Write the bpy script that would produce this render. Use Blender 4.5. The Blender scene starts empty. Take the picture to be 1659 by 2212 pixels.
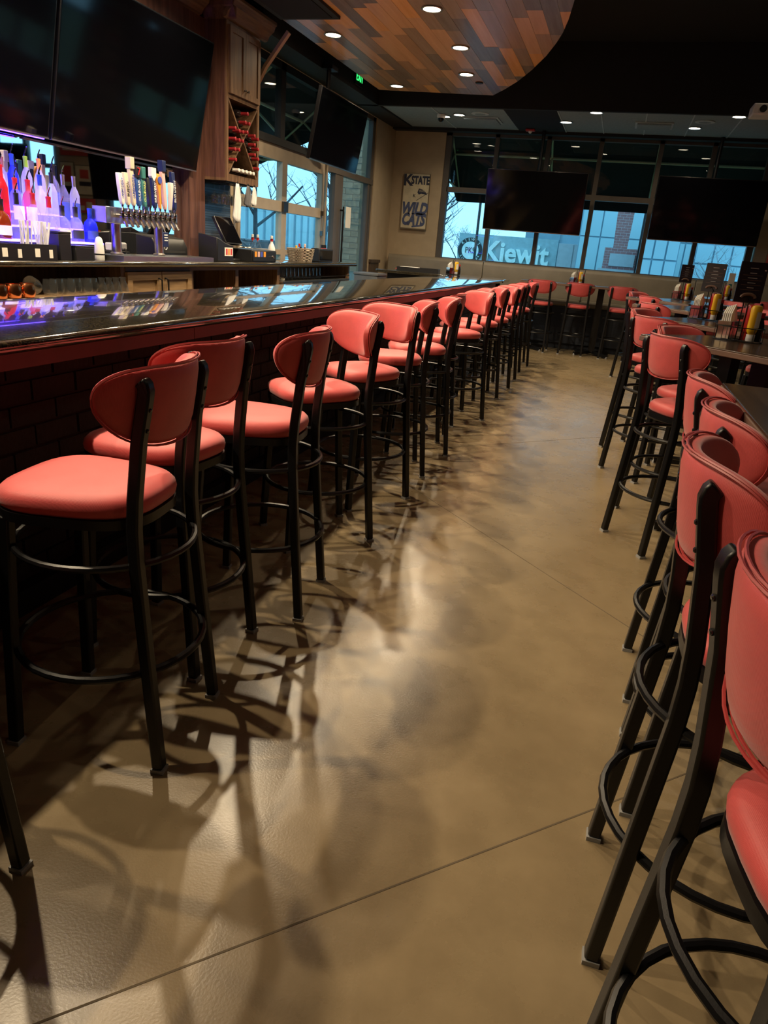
import bpy, bmesh, math, random
from mathutils import Vector, Matrix

random.seed(7)
S = bpy.context.scene
COL = S.collection
PI = math.pi
R = math.radians

# ---------------------------------------------------------------- camera
cam = bpy.data.cameras.new('camera')
cam.sensor_fit = 'HORIZONTAL'
cam.sensor_width = 36.0
cam.lens = 1529.4 * 36.0 / 1659.0
cam.clip_start = 0.02
cam.clip_end = 400
camo = bpy.data.objects.new('camera', cam)
COL.objects.link(camo)
p_, r_, y_ = R(20.52), R(4.709), R(15.936)
Fw = Vector((-math.sin(y_) * math.cos(p_), math.cos(y_) * math.cos(p_), -math.sin(p_)))
R0 = Vector((math.cos(y_), math.sin(y_), 0))
U0 = R0.cross(Fw)
cx = R0 * math.cos(r_) + U0 * math.sin(r_)
cu = U0 * math.cos(r_) - R0 * math.sin(r_)
mw = Matrix.Identity(4)
for i in range(3):
    mw[i][0] = cx[i]; mw[i][1] = cu[i]; mw[i][2] = -Fw[i]
mw[0][3], mw[1][3], mw[2][3] = 0.0, 0.0, 1.4
camo.matrix_world = mw
S.camera = camo

# ---------------------------------------------------------------- sky and exposure
wd = bpy.data.worlds.new('dusk_sky')
S.world = wd
wd.use_nodes = True
bg = wd.node_tree.nodes['Background']
bg.inputs[0].default_value = (0.30, 0.70, 1.0, 1)
bg.inputs[1].default_value = 2.1
S.view_settings.view_transform = 'Standard'
S.view_settings.look = 'None'
S.view_settings.gamma = 1.0
S.view_settings.exposure = 0.0
S.view_settings.use_curve_mapping = False

WARM = (1.0, 0.80, 0.53)
BAR_W = 215.0      # watts of each downlight over the bar
ROOM_W = 12.0      # watts of each downlight over the dining side
FAR_W = 26.0       # watts of each downlight by the windows
# lamps of the place: (x, y, z, watts); each is built as a downlight fixture below
SOF_Z = 3.4
SOFFIT_LIGHTS = [(-2.60, 0.7), (-2.60, 2.0), (-2.60, 3.3), (-2.55, 4.6), (-2.45, 5.9), (-1.99, 7.18), (-1.99, 8.42), (-2.16, 9.58),
                 (-3.24, 10.28), (-3.24, 7.97), (-3.24, 5.7), (-3.24, 3.4), (-3.24, 1.1)]
FAR_LIGHTS = [(-2.69, 11.73), (-0.68, 11.25), (1.12, 11.25), (-1.14, 12.05), (0.66, 12.19), (-2.95, 11.9)]
ROOM_LIGHTS = [(1.9, 0.4), (1.9, 2.6), (1.9, 4.8), (1.9, 7.0), (1.9, 9.2)]

# ---------------------------------------------------------------- materials
MATS = {}
def nodes_of(name):
    m = bpy.data.materials.new(name)
    m.use_nodes = True
    nt = m.node_tree
    return m, nt, nt.nodes['Principled BSDF'], nt.nodes['Material Output']

def coords(nt, scale=(1, 1, 1), rot=(0, 0, 0)):
    tc = nt.nodes.new('ShaderNodeTexCoord')
    mp = nt.nodes.new('ShaderNodeMapping')
    mp.inputs['Scale'].default_value = scale
    mp.inputs['Rotation'].default_value = rot
    nt.links.new(tc.outputs['Object'], mp.inputs[0])
    return mp.outputs[0]

def ramp(nt, fac, c1, c2, p1=0.3, p2=0.7):
    r = nt.nodes.new('ShaderNodeValToRGB')
    r.color_ramp.elements[0].position = p1
    r.color_ramp.elements[1].position = p2
    r.color_ramp.elements[0].color = (*c1, 1)
    r.color_ramp.elements[1].color = (*c2, 1)
    nt.links.new(fac, r.inputs[0])
    return r.outputs[0]

def noise(nt, vec, scale, detail=4, rough=0.55):
    n = nt.nodes.new('ShaderNodeTexNoise')
    n.inputs['Scale'].default_value = scale
    n.inputs['Detail'].default_value = detail
    n.inputs['Roughness'].default_value = rough
    nt.links.new(vec, n.inputs['Vector'])
    return n.outputs['Fac']

def bump(nt, b, h, strength, dist=0.01):
    bp = nt.nodes.new('ShaderNodeBump')
    bp.inputs['Strength'].default_value = strength
    bp.inputs['Distance'].default_value = dist
    nt.links.new(h, bp.inputs['Height'])
    nt.links.new(bp.outputs[0], b.inputs['Normal'])

def mat(name, col, rough=0.5, metal=0.0, vary=0.12, vscale=6.0, bmp=0.0, bscale=60.0, spec=0.5, coat=0.0, trans=0.0,
        emit=None, es=0.0, ior=1.5, sheen=0.0):
    """Principled surface whose colour wanders a little with a noise, with optional fine relief."""
    if name in MATS:
        return MATS[name]
    m, nt, b, o = nodes_of(name)
    v = coords(nt)
    if vary > 0:
        f = noise(nt, v, vscale)
        lo = tuple(c * (1 - vary) for c in col)
        hi = tuple(min(1, c * (1 + vary)) for c in col)
        nt.links.new(ramp(nt, f, lo, hi), b.inputs['Base Color'])
    else:
        b.inputs['Base Color'].default_value = (*col, 1)
    b.inputs['Roughness'].default_value = rough
    b.inputs['Metallic'].default_value = metal
    b.inputs['Specular IOR Level'].default_value = spec
    b.inputs['Coat Weight'].default_value = coat
    b.inputs['Transmission Weight'].default_value = trans
    b.inputs['IOR'].default_value = ior
    b.inputs['Sheen Weight'].default_value = sheen
    if emit:
        b.inputs['Emission Color'].default_value = (*emit, 1)
        b.inputs['Emission Strength'].default_value = es
    if bmp > 0:
        bump(nt, b, noise(nt, v, bscale, 3), bmp)
    MATS[name] = m
    return m

def wood(name, c1, c2, axis=2, rough=0.45, scale=1.0, coat=0.0):
    if name in MATS:
        return MATS[name]
    m, nt, b, o = nodes_of(name)
    sc = [26.0 * scale] * 3
    sc[axis] = 1.6 * scale
    v = coords(nt, tuple(sc))
    f = noise(nt, v, 1.0, 6, 0.65)
    nt.links.new(ramp(nt, f, c1, c2, 0.36, 0.66), b.inputs['Base Color'])
    b.inputs['Roughness'].default_value = rough
    b.inputs['Coat Weight'].default_value = coat
    bump(nt, b, f, 0.25, 0.002)
    MATS[name] = m
    return m

def glass_mat(name, tint=(1, 1, 1), refl=0.06, rough=0.0, ior=1.45, haze=0.0):
    """Thin glass: see-through with Fresnel reflection."""
    if name in MATS:
        return MATS[name]
    m, nt, b, o = nodes_of(name)
    nt.nodes.remove(b)
    t = nt.nodes.new('ShaderNodeBsdfTransparent'); t.inputs[0].default_value = (*tint, 1)
    g = nt.nodes.new('ShaderNodeBsdfGlossy'); g.inputs['Roughness'].default_value = rough
    lw = nt.nodes.new('ShaderNodeLayerWeight'); lw.inputs[0].default_value = 0.5
    pw_ = nt.nodes.new('ShaderNodeMath'); pw_.operation = 'POWER'; pw_.inputs[1].default_value = 5.0
    nt.links.new(lw.outputs['Facing'], pw_.inputs[0])
    f0 = ((ior - 1) / (ior + 1)) ** 2
    fr = nt.nodes.new('ShaderNodeMath'); fr.operation = 'MULTIPLY_ADD'; fr.inputs[1].default_value = 1 - f0; fr.inputs[2].default_value = f0
    nt.links.new(pw_.outputs[0], fr.inputs[0])
    mx = nt.nodes.new('ShaderNodeMixShader')
    nt.links.new(fr.outputs[0], mx.inputs[0]); nt.links.new(t.outputs[0], mx.inputs[1]); nt.links.new(g.outputs[0], mx.inputs[2])
    last = mx.outputs[0]
    if haze > 0:
        d = nt.nodes.new('ShaderNodeBsdfTranslucent'); d.inputs[0].default_value = (*tint, 1)
        d2 = nt.nodes.new('ShaderNodeBsdfDiffuse'); d2.inputs[0].default_value = (*tint, 1)
        ad = nt.nodes.new('ShaderNodeMixShader'); ad.inputs[0].default_value = 0.5
        nt.links.new(d.outputs[0], ad.inputs[1]); nt.links.new(d2.outputs[0], ad.inputs[2])
        m2 = nt.nodes.new('ShaderNodeMixShader'); m2.inputs[0].default_value = haze
        nt.links.new(last, m2.inputs[1]); nt.links.new(ad.outputs[0], m2.inputs[2])
        last = m2.outputs[0]
    nt.links.new(last, o.inputs[0])
    MATS[name] = m
    return m

def emis(name, col, s):
    if name in MATS:
        return MATS[name]
    m, nt, b, o = nodes_of(name)
    b.inputs['Base Color'].default_value = (0.8, 0.8, 0.8, 1)
    b.inputs['Emission Color'].default_value = (*col, 1)
    b.inputs['Emission Strength'].default_value = s
    MATS[name] = m
    return m

def floor_mat():
    m, nt, b, o = nodes_of('polished_concrete')
    v = coords(nt)
    f1 = noise(nt, v, 1.3, 8, 0.62)
    f2 = noise(nt, v, 6.0, 6, 0.6)
    f3 = noise(nt, v, 160.0, 2, 0.5)
    a = ramp(nt, f1, (0.235, 0.172, 0.095), (0.330, 0.250, 0.145), 0.30, 0.70)
    c = ramp(nt, f2, (0.84, 0.84, 0.84), (1.0, 1.0, 1.0), 0.3, 0.7)
    mx = nt.nodes.new('ShaderNodeMix'); mx.data_type = 'RGBA'; mx.blend_type = 'MULTIPLY'; mx.inputs['Factor'].default_value = 1.0
    nt.links.new(a, mx.inputs['A']); nt.links.new(c, mx.inputs['B'])
    nt.links.new(mx.outputs['Result'], b.inputs['Base Color'])
    rr = nt.nodes.new('ShaderNodeMapRange'); rr.inputs['To Min'].default_value = 0.20; rr.inputs['To Max'].default_value = 0.36
    nt.links.new(f2, rr.inputs['Value']); nt.links.new(rr.outputs[0], b.inputs['Roughness'])
    b.inputs['Specular IOR Level'].default_value = 0.45
    bump(nt, b, f3, 0.08, 0.003)
    MATS['floor'] = m
    return m

def granite_mat(name, c1, c2, rough=0.05):
    m, nt, b, o = nodes_of(name)
    v = coords(nt)
    vo = nt.nodes.new('ShaderNodeTexVoronoi'); vo.inputs['Scale'].default_value = 170.0
    nt.links.new(v, vo.inputs['Vector'])
    f = noise(nt, v, 90.0, 6, 0.7)
    ad = nt.nodes.new('ShaderNodeMath'); ad.operation = 'MULTIPLY'
    nt.links.new(vo.outputs['Distance'], ad.inputs[0]); nt.links.new(f, ad.inputs[1])
    nt.links.new(ramp(nt, ad.outputs[0], c1, c2, 0.16, 0.42), b.inputs['Base Color'])
    b.inputs['Roughness'].default_value = 0.12
    b.inputs['Specular IOR Level'].default_value = 0.6
    b.inputs['Coat Weight'].default_value = 1.0
    b.inputs['Coat Roughness'].default_value = 0.02
    b.inputs['Coat IOR'].default_value = 1.6
    MATS[name] = m
    return m

def vinyl_mat(name, col):
    """Upholstery with a fine woven grain."""
    m, nt, b, o = nodes_of(name)
    v = coords(nt)
    f = noise(nt, v, 9.0, 5, 0.6)
    lo = tuple(c * 0.86 for c in col); hi = tuple(c * 1.1 for c in col)
    nt.links.new(ramp(nt, f, lo, hi), b.inputs['Base Color'])
    b.inputs['Roughness'].default_value = 0.52
    b.inputs['Specular IOR Level'].default_value = 0.4
    b.inputs['Sheen Weight'].default_value = 0.25
    w1 = nt.nodes.new('ShaderNodeTexWave'); w1.inputs['Scale'].default_value = 150.0
    w2 = nt.nodes.new('ShaderNodeTexWave'); w2.inputs['Scale'].default_value = 150.0; w2.bands_direction = 'Y'
    nt.links.new(v, w1.inputs[0]); nt.links.new(v, w2.inputs[0])
    ad = nt.nodes.new('ShaderNodeMath'); ad.operation = 'ADD'
    nt.links.new(w1.outputs['Fac'], ad.inputs[0]); nt.links.new(w2.outputs['Fac'], ad.inputs[1])
    bump(nt, b, ad.outputs[0], 0.1, 0.002)
    MATS[name] = m
    return m

def tile_mat(name, c1, c2, mortar, scale, bw=0.5, rh=0.25, rough=0.25, metal=0.0, rot=(0, 0, 0)):
    m, nt, b, o = nodes_of(name)
    v = coords(nt, (1, 1, 1), rot)
    br = nt.nodes.new('ShaderNodeTexBrick')
    br.inputs['Color1'].default_value = (*c1, 1); br.inputs['Color2'].default_value = (*c2, 1); br.inputs['Mortar'].default_value = (*mortar, 1)
    br.inputs['Scale'].default_value = scale
    br.inputs['Brick Width'].default_value = bw; br.inputs['Row Height'].default_value = rh; br.inputs['Mortar Size'].default_value = 0.03
    nt.links.new(v, br.inputs['Vector'])
    nt.links.new(br.outputs['Color'], b.inputs['Base Color'])
    b.inputs['Roughness'].default_value = rough; b.inputs['Metallic'].default_value = metal
    bump(nt, b, br.outputs['Fac'], 0.4, -0.003)
    MATS[name] = m
    return m

floor_mat()
granite_mat('granite', (0.004, 0.004, 0.004), (0.065, 0.052, 0.030))
vinyl_mat('red_vinyl', (0.62, 0.084, 0.084))
mat('piping_red', (0.42, 0.05, 0.05), 0.45, vscale=20)
mat('black_metal', (0.005, 0.005, 0.006), 0.36, vary=0.2, bmp=0.03, bscale=300, spec=0.4)
mat('glide', (0.30, 0.30, 0.30), 0.5)
mat('bolt_steel', (0.10, 0.10, 0.10), 0.25, 0.9)
mat('black_plastic', (0.012, 0.012, 0.013), 0.35)
mat('black_paint', (0.006, 0.006, 0.007), 0.7)
mat('black_matte', (0.004, 0.004, 0.005), 0.9)
mat('screen', (0.002, 0.002, 0.003), 0.07, vary=0, spec=0.35)
mat('screen_bezel', (0.008, 0.008, 0.009), 0.25)
mat('beige_wall', (0.40, 0.31, 0.205), 0.75, vary=0.06, bmp=0.05, bscale=120)
mat('dark_wall', (0.05, 0.04, 0.035), 0.8, vary=0.1)
mat('taupe_vinyl', (0.205, 0.175, 0.130), 0.42, vary=0.12, vscale=4, bmp=0.08, bscale=220)
mat('window_frame', (0.085, 0.070, 0.058), 0.45, vary=0.1)
mat('aluminium_frame', (0.42, 0.34, 0.25), 0.4, 0.35, vary=0.08)
mat('tile_ceiling', (0.24, 0.32, 0.37), 0.85, vary=0.1, vscale=40)
mat('ceiling_grid', (0.45, 0.55, 0.60), 0.6)
mat('chrome', (0.75, 0.75, 0.75), 0.12, 1.0, vary=0.05)
mat('brushed_steel', (0.55, 0.54, 0.52), 0.3, 1.0, vary=0.08)
mat('white_plastic', (0.75, 0.74, 0.72), 0.4)
mat('white_cloth', (0.62, 0.62, 0.62), 0.9, vary=0.1, bmp=0.2, bscale=150)
mat('grey_cloth', (0.10, 0.10, 0.11), 0.9, vary=0.3)
mat('copper', (0.75, 0.29, 0.13), 0.22, 1.0, vary=0.15)
mat('paper', (0.78, 0.75, 0.68), 0.8, vary=0.04)
mat('yellow_plastic', (0.80, 0.47, 0.02), 0.35)
mat('red_plastic', (0.45, 0.02, 0.02), 0.35)
mat('red_capsule', (0.30, 0.02, 0.025), 0.35)
mat('wine_glass_dark', (0.02, 0.012, 0.012), 0.12)
mat('menu_dark', (0.022, 0.017, 0.026), 0.35, vary=0.3)
mat('menu_line', (0.42, 0.40, 0.40), 0.5)
mat('menu_wood', (0.17, 0.10, 0.075), 0.5)
mat('fascia_red', (0.060, 0.010, 0.009), 0.35, vary=0.2)
mat('brick_dark', (0.017, 0.010, 0.009), 0.85, vary=0.3, bmp=0.5, bscale=50)
mat('mortar_dark', (0.022, 0.018, 0.017), 0.9, vary=0.2)
mat('brick_tan', (0.50, 0.33, 0.22), 0.85, vary=0.25, bmp=0.4, bscale=40)
mat('mortar_tan', (0.42, 0.38, 0.33), 0.9)
mat('straw_white', (0.72, 0.72, 0.75), 0.6)
mat('mirror', (0.85, 0.86, 0.87), 0.02, 1.0, vary=0)
wood('oak', (0.085, 0.042, 0.020), (0.20, 0.115, 0.058), 2)
wood('oak_h', (0.085, 0.042, 0.020), (0.20, 0.115, 0.058), 1)
wood('oak_red', (0.060, 0.024, 0.018), (0.150, 0.066, 0.046), 2)
wood('oak_light', (0.17, 0.10, 0.045), (0.33, 0.21, 0.105), 1)
wood('table_wood', (0.035, 0.022, 0.015), (0.075, 0.048, 0.030), 1, rough=0.22)
wood('booth_base', (0.012, 0.016, 0.026), (0.022, 0.028, 0.042), 0, rough=0.5)
wood('wainscot', (0.035, 0.022, 0.014), (0.085, 0.055, 0.033), 2)
glass_mat('pane', (0.93, 0.97, 0.98))
glass_mat('glassware', (0.94, 0.95, 0.95), ior=1.6, rough=0.02, haze=0.012)
glass_mat('bottle_clear', (0.93, 0.93, 0.97), ior=1.5, rough=0.03, haze=0.10)
glass_mat('bottle_frost', (0.90, 0.90, 0.96), ior=1.4, rough=0.25, haze=0.26)
glass_mat('bottle_blue', (0.10, 0.16, 0.85), ior=1.5, rough=0.05, haze=0.3)
glass_mat('bottle_red', (0.95, 0.07, 0.10), ior=1.5, rough=0.05, haze=0.35)
glass_mat('bottle_pink', (0.95, 0.28, 0.42), ior=1.5, rough=0.05, haze=0.35)
glass_mat('bottle_amber', (0.50, 0.12, 0.02), ior=1.5, rough=0.05, haze=0.3)
emis('lamp_disc', (1.0, 0.85, 0.62), 14.0)
emis('led_violet', (0.048, 0.013, 1.0), 14.0)
emis('exit_green', (0.02, 1.0, 0.18), 1.6)
tile_mat('mosaic', (0.10, 0.13, 0.16), (0.035, 0.045, 0.055), (0.01, 0.01, 0.012), 22.0, rough=0.2, metal=0.4, rot=(R(90), 0, R(90)))
# outside
mat('grass', (0.08, 0.11, 0.04), 0.95, vary=0.35, vscale=2)
mat('asphalt', (0.16, 0.17, 0.18), 0.9, vary=0.15, vscale=3)
mat('concrete_ext', (0.42, 0.46, 0.48), 0.85, vary=0.08)
mat('building_blue', (0.22, 0.36, 0.44), 0.35, vary=0.12, vscale=0.7)
mat('building_panel', (0.40, 0.62, 0.68), 0.4, vary=0.06, vscale=0.6)
mat('bark', (0.060, 0.062, 0.070), 0.95, vary=0.3, bmp=0.5, bscale=20)
mat('bark_pale', (0.30, 0.36, 0.40), 0.9, vary=0.2)
mat('awning_fabric', (0.010, 0.012, 0.016), 0.9, vary=0.2)
mat('awning_pipe', (0.50, 0.46, 0.30), 0.4, 0.3)
mat('sign_white', (0.72, 0.90, 0.86), 0.5)
mat('sign_grey', (0.33, 0.47, 0.50), 0.7)
mat('sign_black', (0.02, 0.03, 0.03), 0.6)
tile_mat('brick_far', (0.36, 0.16, 0.15), (0.30, 0.13, 0.13), (0.55, 0.50, 0.50), 9.0, bw=1.8, rh=0.75, rough=0.85, rot=(R(90), 0, 0))

# ---------------------------------------------------------------- mesh helpers
class MB:
    def __init__(s):
        s.v = []; s.f = []
    def add(s, vs, fs):
        n = len(s.v)
        s.v += [tuple(p) for p in vs]
        s.f += [tuple(i + n for i in f) for f in fs]
        return s
    def box(s, x0, y0, z0, x1, y1, z1):
        if x0 > x1: x0, x1 = x1, x0
        if y0 > y1: y0, y1 = y1, y0
        if z0 > z1: z0, z1 = z1, z0
        return s.add([(x0, y0, z0), (x1, y0, z0), (x1, y1, z0), (x0, y1, z0), (x0, y0, z1), (x1, y0, z1), (x1, y1, z1), (x0, y1, z1)],
                     [(0, 3, 2, 1), (4, 5, 6, 7), (0, 1, 5, 4), (1, 2, 6, 5), (2, 3, 7, 6), (3, 0, 4, 7)])
    def prism(s, poly, z0, z1):
        n = len(poly)
        a = 0.0
        for i in range(n):
            x0, y0 = poly[i]; x1, y1 = poly[(i + 1) % n]; a += x0 * y1 - x1 * y0
        if a < 0: poly = poly[::-1]
        vs = [(x, y, z0) for x, y in poly] + [(x, y, z1) for x, y in poly]
        fs = [tuple(range(n - 1, -1, -1)), tuple(range(n, 2 * n))]
        fs += [(i, (i + 1) % n, n + (i + 1) % n, n + i) for i in range(n)]
        return s.add(vs, fs)
    def rings(s, rings, close=True, cap=True):
        """loft through equal-length rings of points"""
        m = len(rings[0]); vs = [p for r in rings for p in r]; fs = []
        for k in range(len(rings) - 1):
            for i in range(m if close else m - 1):
                j = (i + 1) % m
                fs.append((k * m + i, k * m + j, (k + 1) * m + j, (k + 1) * m + i))
        if cap:
            fs.append(tuple(range(m - 1, -1, -1)))
            b = (len(rings) - 1) * m
            fs.append(tuple(range(b, b + m)))
        return s.add(vs, fs)
    def lathe(s, prof, n=16, c=(0, 0, 0), sx=1.0, sy=1.0, cap=True):
        rs = [[(c[0] + r * sx * math.cos(2 * PI * i / n), c[1] + r * sy * math.sin(2 * PI * i / n), c[2] + z) for i in range(n)] for r, z in prof]
        return s.rings(rs, True, cap)
    def tube(s, path, r, n=8, closed=False, sq=False, up=(0, 0, 1), rad=None):
        path = [Vector(p) for p in path]
        m = len(path); rs = []
        N = 4 if sq else n
        prev = None
        for k in range(m):
            if closed:
                t = path[(k + 1) % m] - path[k - 1]
            else:
                t = path[min(k + 1, m - 1)] - path[max(k - 1, 0)]
            if t.length < 1e-9: t = Vector((0, 0, 1))
            t.normalize()
            u = Vector(up) if prev is None else prev
            if abs(u.dot(t)) > 0.98:
                u = Vector((1, 0, 0)) if abs(t.x) < 0.9 else Vector((0, 1, 0))
            a = (u - t * u.dot(t)).normalized()
            prev = a if not sq else None
            b = t.cross(a)
            rr = rad[k] if rad else r
            ring = []
            for i in range(N):
                if sq:
                    ca, sa = ((1, 1), (-1, 1), (-1, -1), (1, -1))[i]
                    ring.append(path[k] + a * rr * ca + b * rr * sa)
                else:
                    th = 2 * PI * i / N
                    ring.append(path[k] + a * rr * math.cos(th) + b * rr * math.sin(th))
            rs.append(ring)
        if closed:
            rs.append(rs[0])
        return s.rings(rs, True, not closed)
    def cyl(s, p0, p1, r, n=12, r1=None):
        return s.tube([p0, p1], r, n, rad=[r, r1 if r1 is not None else r])
    def ring(s, c, rad, r, n=28, m=6, sq=False):
        return s.tube([(c[0] + rad * math.cos(2 * PI * i / n), c[1] + rad * math.sin(2 * PI * i / n), c[2]) for i in range(n)], r, m, closed=True, sq=sq)
    def quad(s, a, b, c, d):
        return s.add([a, b, c, d], [(0, 1, 2, 3)])
    def xf(s, M):
        s.v = [tuple(M @ Vector(p)) for p in s.v]
        return s
    def mesh(s, name, m, smooth=True, angle=38):
        me = bpy.data.meshes.new(name)
        me.from_pydata(s.v, [], s.f)
        if m is not None:
            me.materials.append(MATS[m] if isinstance(m, str) else m)
        bm = bmesh.new(); bm.from_mesh(me)
        bmesh.ops.recalc_face_normals(bm, faces=bm.faces)
        bm.to_mesh(me); bm.free()
        if smooth:
            me.shade_smooth()
            me.set_sharp_from_angle(angle=R(angle))
        return me
    def build(s, name, m, parent=None, world=False, smooth=True, angle=38, bevel=0.0, loc=None):
        """link as ONE object; with world=True the points are world points and the parent only carries an offset"""
        if world and parent is not None:
            L = base_of(parent)
            s.v = [(p[0] - L[0], p[1] - L[1], p[2] - L[2]) for p in s.v]
        elif world:
            xs = [p[0] for p in s.v]; ys = [p[1] for p in s.v]; zs = [p[2] for p in s.v]
            loc = ((min(xs) + max(xs)) / 2, (min(ys) + max(ys)) / 2, min(zs))
            s.v = [(p[0] - loc[0], p[1] - loc[1], p[2] - loc[2]) for p in s.v]
        o = bpy.data.objects.new(name, s.mesh(name, m, smooth, angle))
        COL.objects.link(o)
        if loc is not None:
            o.location = loc
        if parent is not None:
            o.parent = parent
        if bevel > 0:
            b = o.modifiers.new('bevel', 'BEVEL'); b.width = bevel; b.segments = 2; b.limit_method = 'ANGLE'; b.angle_limit = R(40)
        return o

def base_of(o):
    L = Vector((0, 0, 0))
    while o is not None:
        L += o.location
        o = o.parent
    return L

def link_mesh(name, me, parent=None, loc=(0, 0, 0), rot=(0, 0, 0)):
    o = bpy.data.objects.new(name, me)
    COL.objects.link(o)
    o.location = loc; o.rotation_euler = rot
    if parent is not None:
        o.parent = parent
    return o

def tag(o, label=None, cat=None, group=None, kind=None):
    if label: o['label'] = label
    if cat: o['category'] = cat
    if group: o['group'] = group
    if kind: o['kind'] = kind
    return o

def thing(name, label, cat, loc=(0, 0, 0), rz=0.0, group=None):
    o = bpy.data.objects.new(name, None)
    o.empty_display_size = 0.1
    COL.objects.link(o)
    o.location = loc
    o.rotation_euler = (0, 0, rz)
    return tag(o, label, cat, group)

def struct(o):
    o['kind'] = 'structure'
    return o

def kids(o):
    return [c for c in bpy.data.objects if c.parent == o]

def copy_tree(o, parent=None, tree=None):
    c = o.copy(); COL.objects.link(c); c.parent = parent
    for ch in CHILDREN.get(o.name, []):
        copy_tree(ch, c)
    return c

CHILDREN = {}
def remember(o):
    """note the children of a prototype once, so that copying needs no search"""
    ch = kids(o)
    CHILDREN[o.name] = ch
    for c in ch:
        remember(c)

def text_mesh(body, size, m, depth=0.003, align='CENTER', xs=1.0, shear=0.0, bold=0.0):
    cu = bpy.data.curves.new('lettering', 'FONT')
    cu.body = body; cu.size = size; cu.extrude = depth; cu.align_x = align; cu.align_y = 'CENTER'; cu.resolution_u = 3
    cu.shear = shear; cu.offset = bold
    t = bpy.data.objects.new('lettering_tmp', cu)
    COL.objects.link(t)
    dg = bpy.context.evaluated_depsgraph_get()
    me = bpy.data.meshes.new_from_object(t.evaluated_get(dg))
    bpy.data.objects.remove(t); bpy.data.curves.remove(cu)
    if xs != 1.0:
        for v in me.vertices: v.co.x *= xs
    me.materials.clear(); me.materials.append(MATS[m])
    return me

def text(body, size, m, parent, loc, rot, name='lettering', **kw):
    return link_mesh(name, text_mesh(body, size, m, **kw), parent, loc, rot)

FACE_X = (R(90), 0, R(90))    # lettering that faces +X, reading along +Y
FACE_Y = (R(90), 0, 0)        # lettering that faces -Y, reading along +X

# ---------------------------------------------------------------- room: floor
WX0, WX1, WY0, WY1 = -4.1, 5.6, -2.6, 13.15
fl = struct(MB().box(WX0 - 0.3, WY0 - 0.2, -0.2, WX1 + 0.2, WY1 + 0.3, 0.0).build('floor', 'floor', world=True, smooth=False))
mat('joint_dark', (0.12, 0.088, 0.052), 0.8)
def joint(c, sgn, t0, t1):
    # saw cut along (1, sgn) through x - sgn*y = c
    w = 0.0024
    pts = []
    for t in (t0, t1):
        x = t; y = (t - c) * sgn
        pts.append((x, y))
    (xa, ya), (xb, yb) = pts
    d = Vector((xb - xa, yb - ya)).normalized(); n = Vector((-d.y, d.x)) * w
    MB().prism([(xa + n.x, ya + n.y), (xb + n.x, yb + n.y), (xb - n.x, yb - n.y), (xa - n.x, ya - n.y)], -0.02, 0.0006).build('saw_cut', 'joint_dark', fl, world=True, smooth=False)
joint(-1.48, 1, -3.6, 4.0)
joint(3.1, -1, -3.6, 4.0)
joint(-6.2, 1, -3.6, 5.0)
joint(7.9, -1, -3.6, 5.0)

# ---------------------------------------------------------------- room: ceilings
struct(MB().box(WX0 - 0.3, WY0 - 0.2, 4.1, WX1 + 0.2, WY1 + 0.3, 4.2).build('ceiling', 'black_matte', world=True, smooth=False))
bk = struct(MB().box(WX0, 11.05, 3.3, WX1, 11.12, 4.1).build('trim_1', 'black_paint', world=True, smooth=False))
# dropped tile ceiling by the windows
ct = struct(MB().box(WX0, 11.12, 3.36, WX1, WY1, 3.4).build('ceiling_tile_grid', 'black_paint', world=True, smooth=False))
xs_ = [-4.06, -3.0, -1.95, -1.2, -0.62, -0.02, 0.58, 1.18, 1.78, 2.38, 2.98, 3.58, 4.18, 4.78, 5.38]
for i in range(len(xs_) - 1):
    if abs(xs_[i] + 1.95) < 0.01:
        continue                      # black bulkhead above the television pole
    MB().box(xs_[i] + 0.008, 11.14, 3.325, xs_[i + 1] - 0.008, 12.95, 3.36).build('ceiling_tile', 'tile_ceiling', ct, world=True, smooth=False)
    MB().box(xs_[i] - 0.008, 11.14, 3.318, xs_[i] + 0.008, 12.95, 3.34).build('grid_bar', 'ceiling_grid', ct, world=True, smooth=False)
MB().box(-1.94, 11.14, 3.315, -1.21, 12.95, 3.36).build('ceiling_tile', 'black_matte', ct, world=True, smooth=False)
MB().box(WX0, 12.95, 3.28, WX1, WY1, 3.36).build('wall_angle', 'black_paint', ct, world=True, smooth=False)

# wooden plank soffit over the bar, curved on the aisle side
arc = [(-2.03, 10.75), (-1.80, 10.33), (-1.58, 9.89), (-1.35, 9.33), (-1.13, 8.72), (-0.99, 8.25), (-0.90, 7.9), (-0.82, 7.5), (-0.74, 7.0),
       (-0.67, 6.3), (-0.65, 5.5), (-0.67, 4.6), (-0.75, 3.7), (-0.88, 2.8), (-1.08, 1.8), (-1.32, 0.8), (-1.6, -0.2), (-1.9, -1.0)]
SX0 = -3.58
poly = [(SX0, -1.0), (SX0, 10.55)] + [(-2.03, 10.75)] + arc[1:]
poly2 = [(SX0, -1.0), (SX0, 10.56)] + arc
sf = struct(MB().prism(poly2, SOF_Z + 0.012, SOF_Z + 0.16).build('ceiling_soffit', 'black_paint', world=True, smooth=False))
for i, (c1, c2) in enumerate([((0.78, 0.37, 0.11), (0.90, 0.46, 0.16)), ((0.34, 0.225, 0.145), (0.42, 0.29, 0.195)), ((0.21, 0.155, 0.12), (0.28, 0.215, 0.165)),
                              ((0.66, 0.36, 0.17), (0.78, 0.44, 0.22)), ((0.42, 0.24, 0.13), (0.52, 0.31, 0.175))]):
    wood('plank_%d' % i, c1, c2, 1, rough=0.26, scale=0.6)

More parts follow.
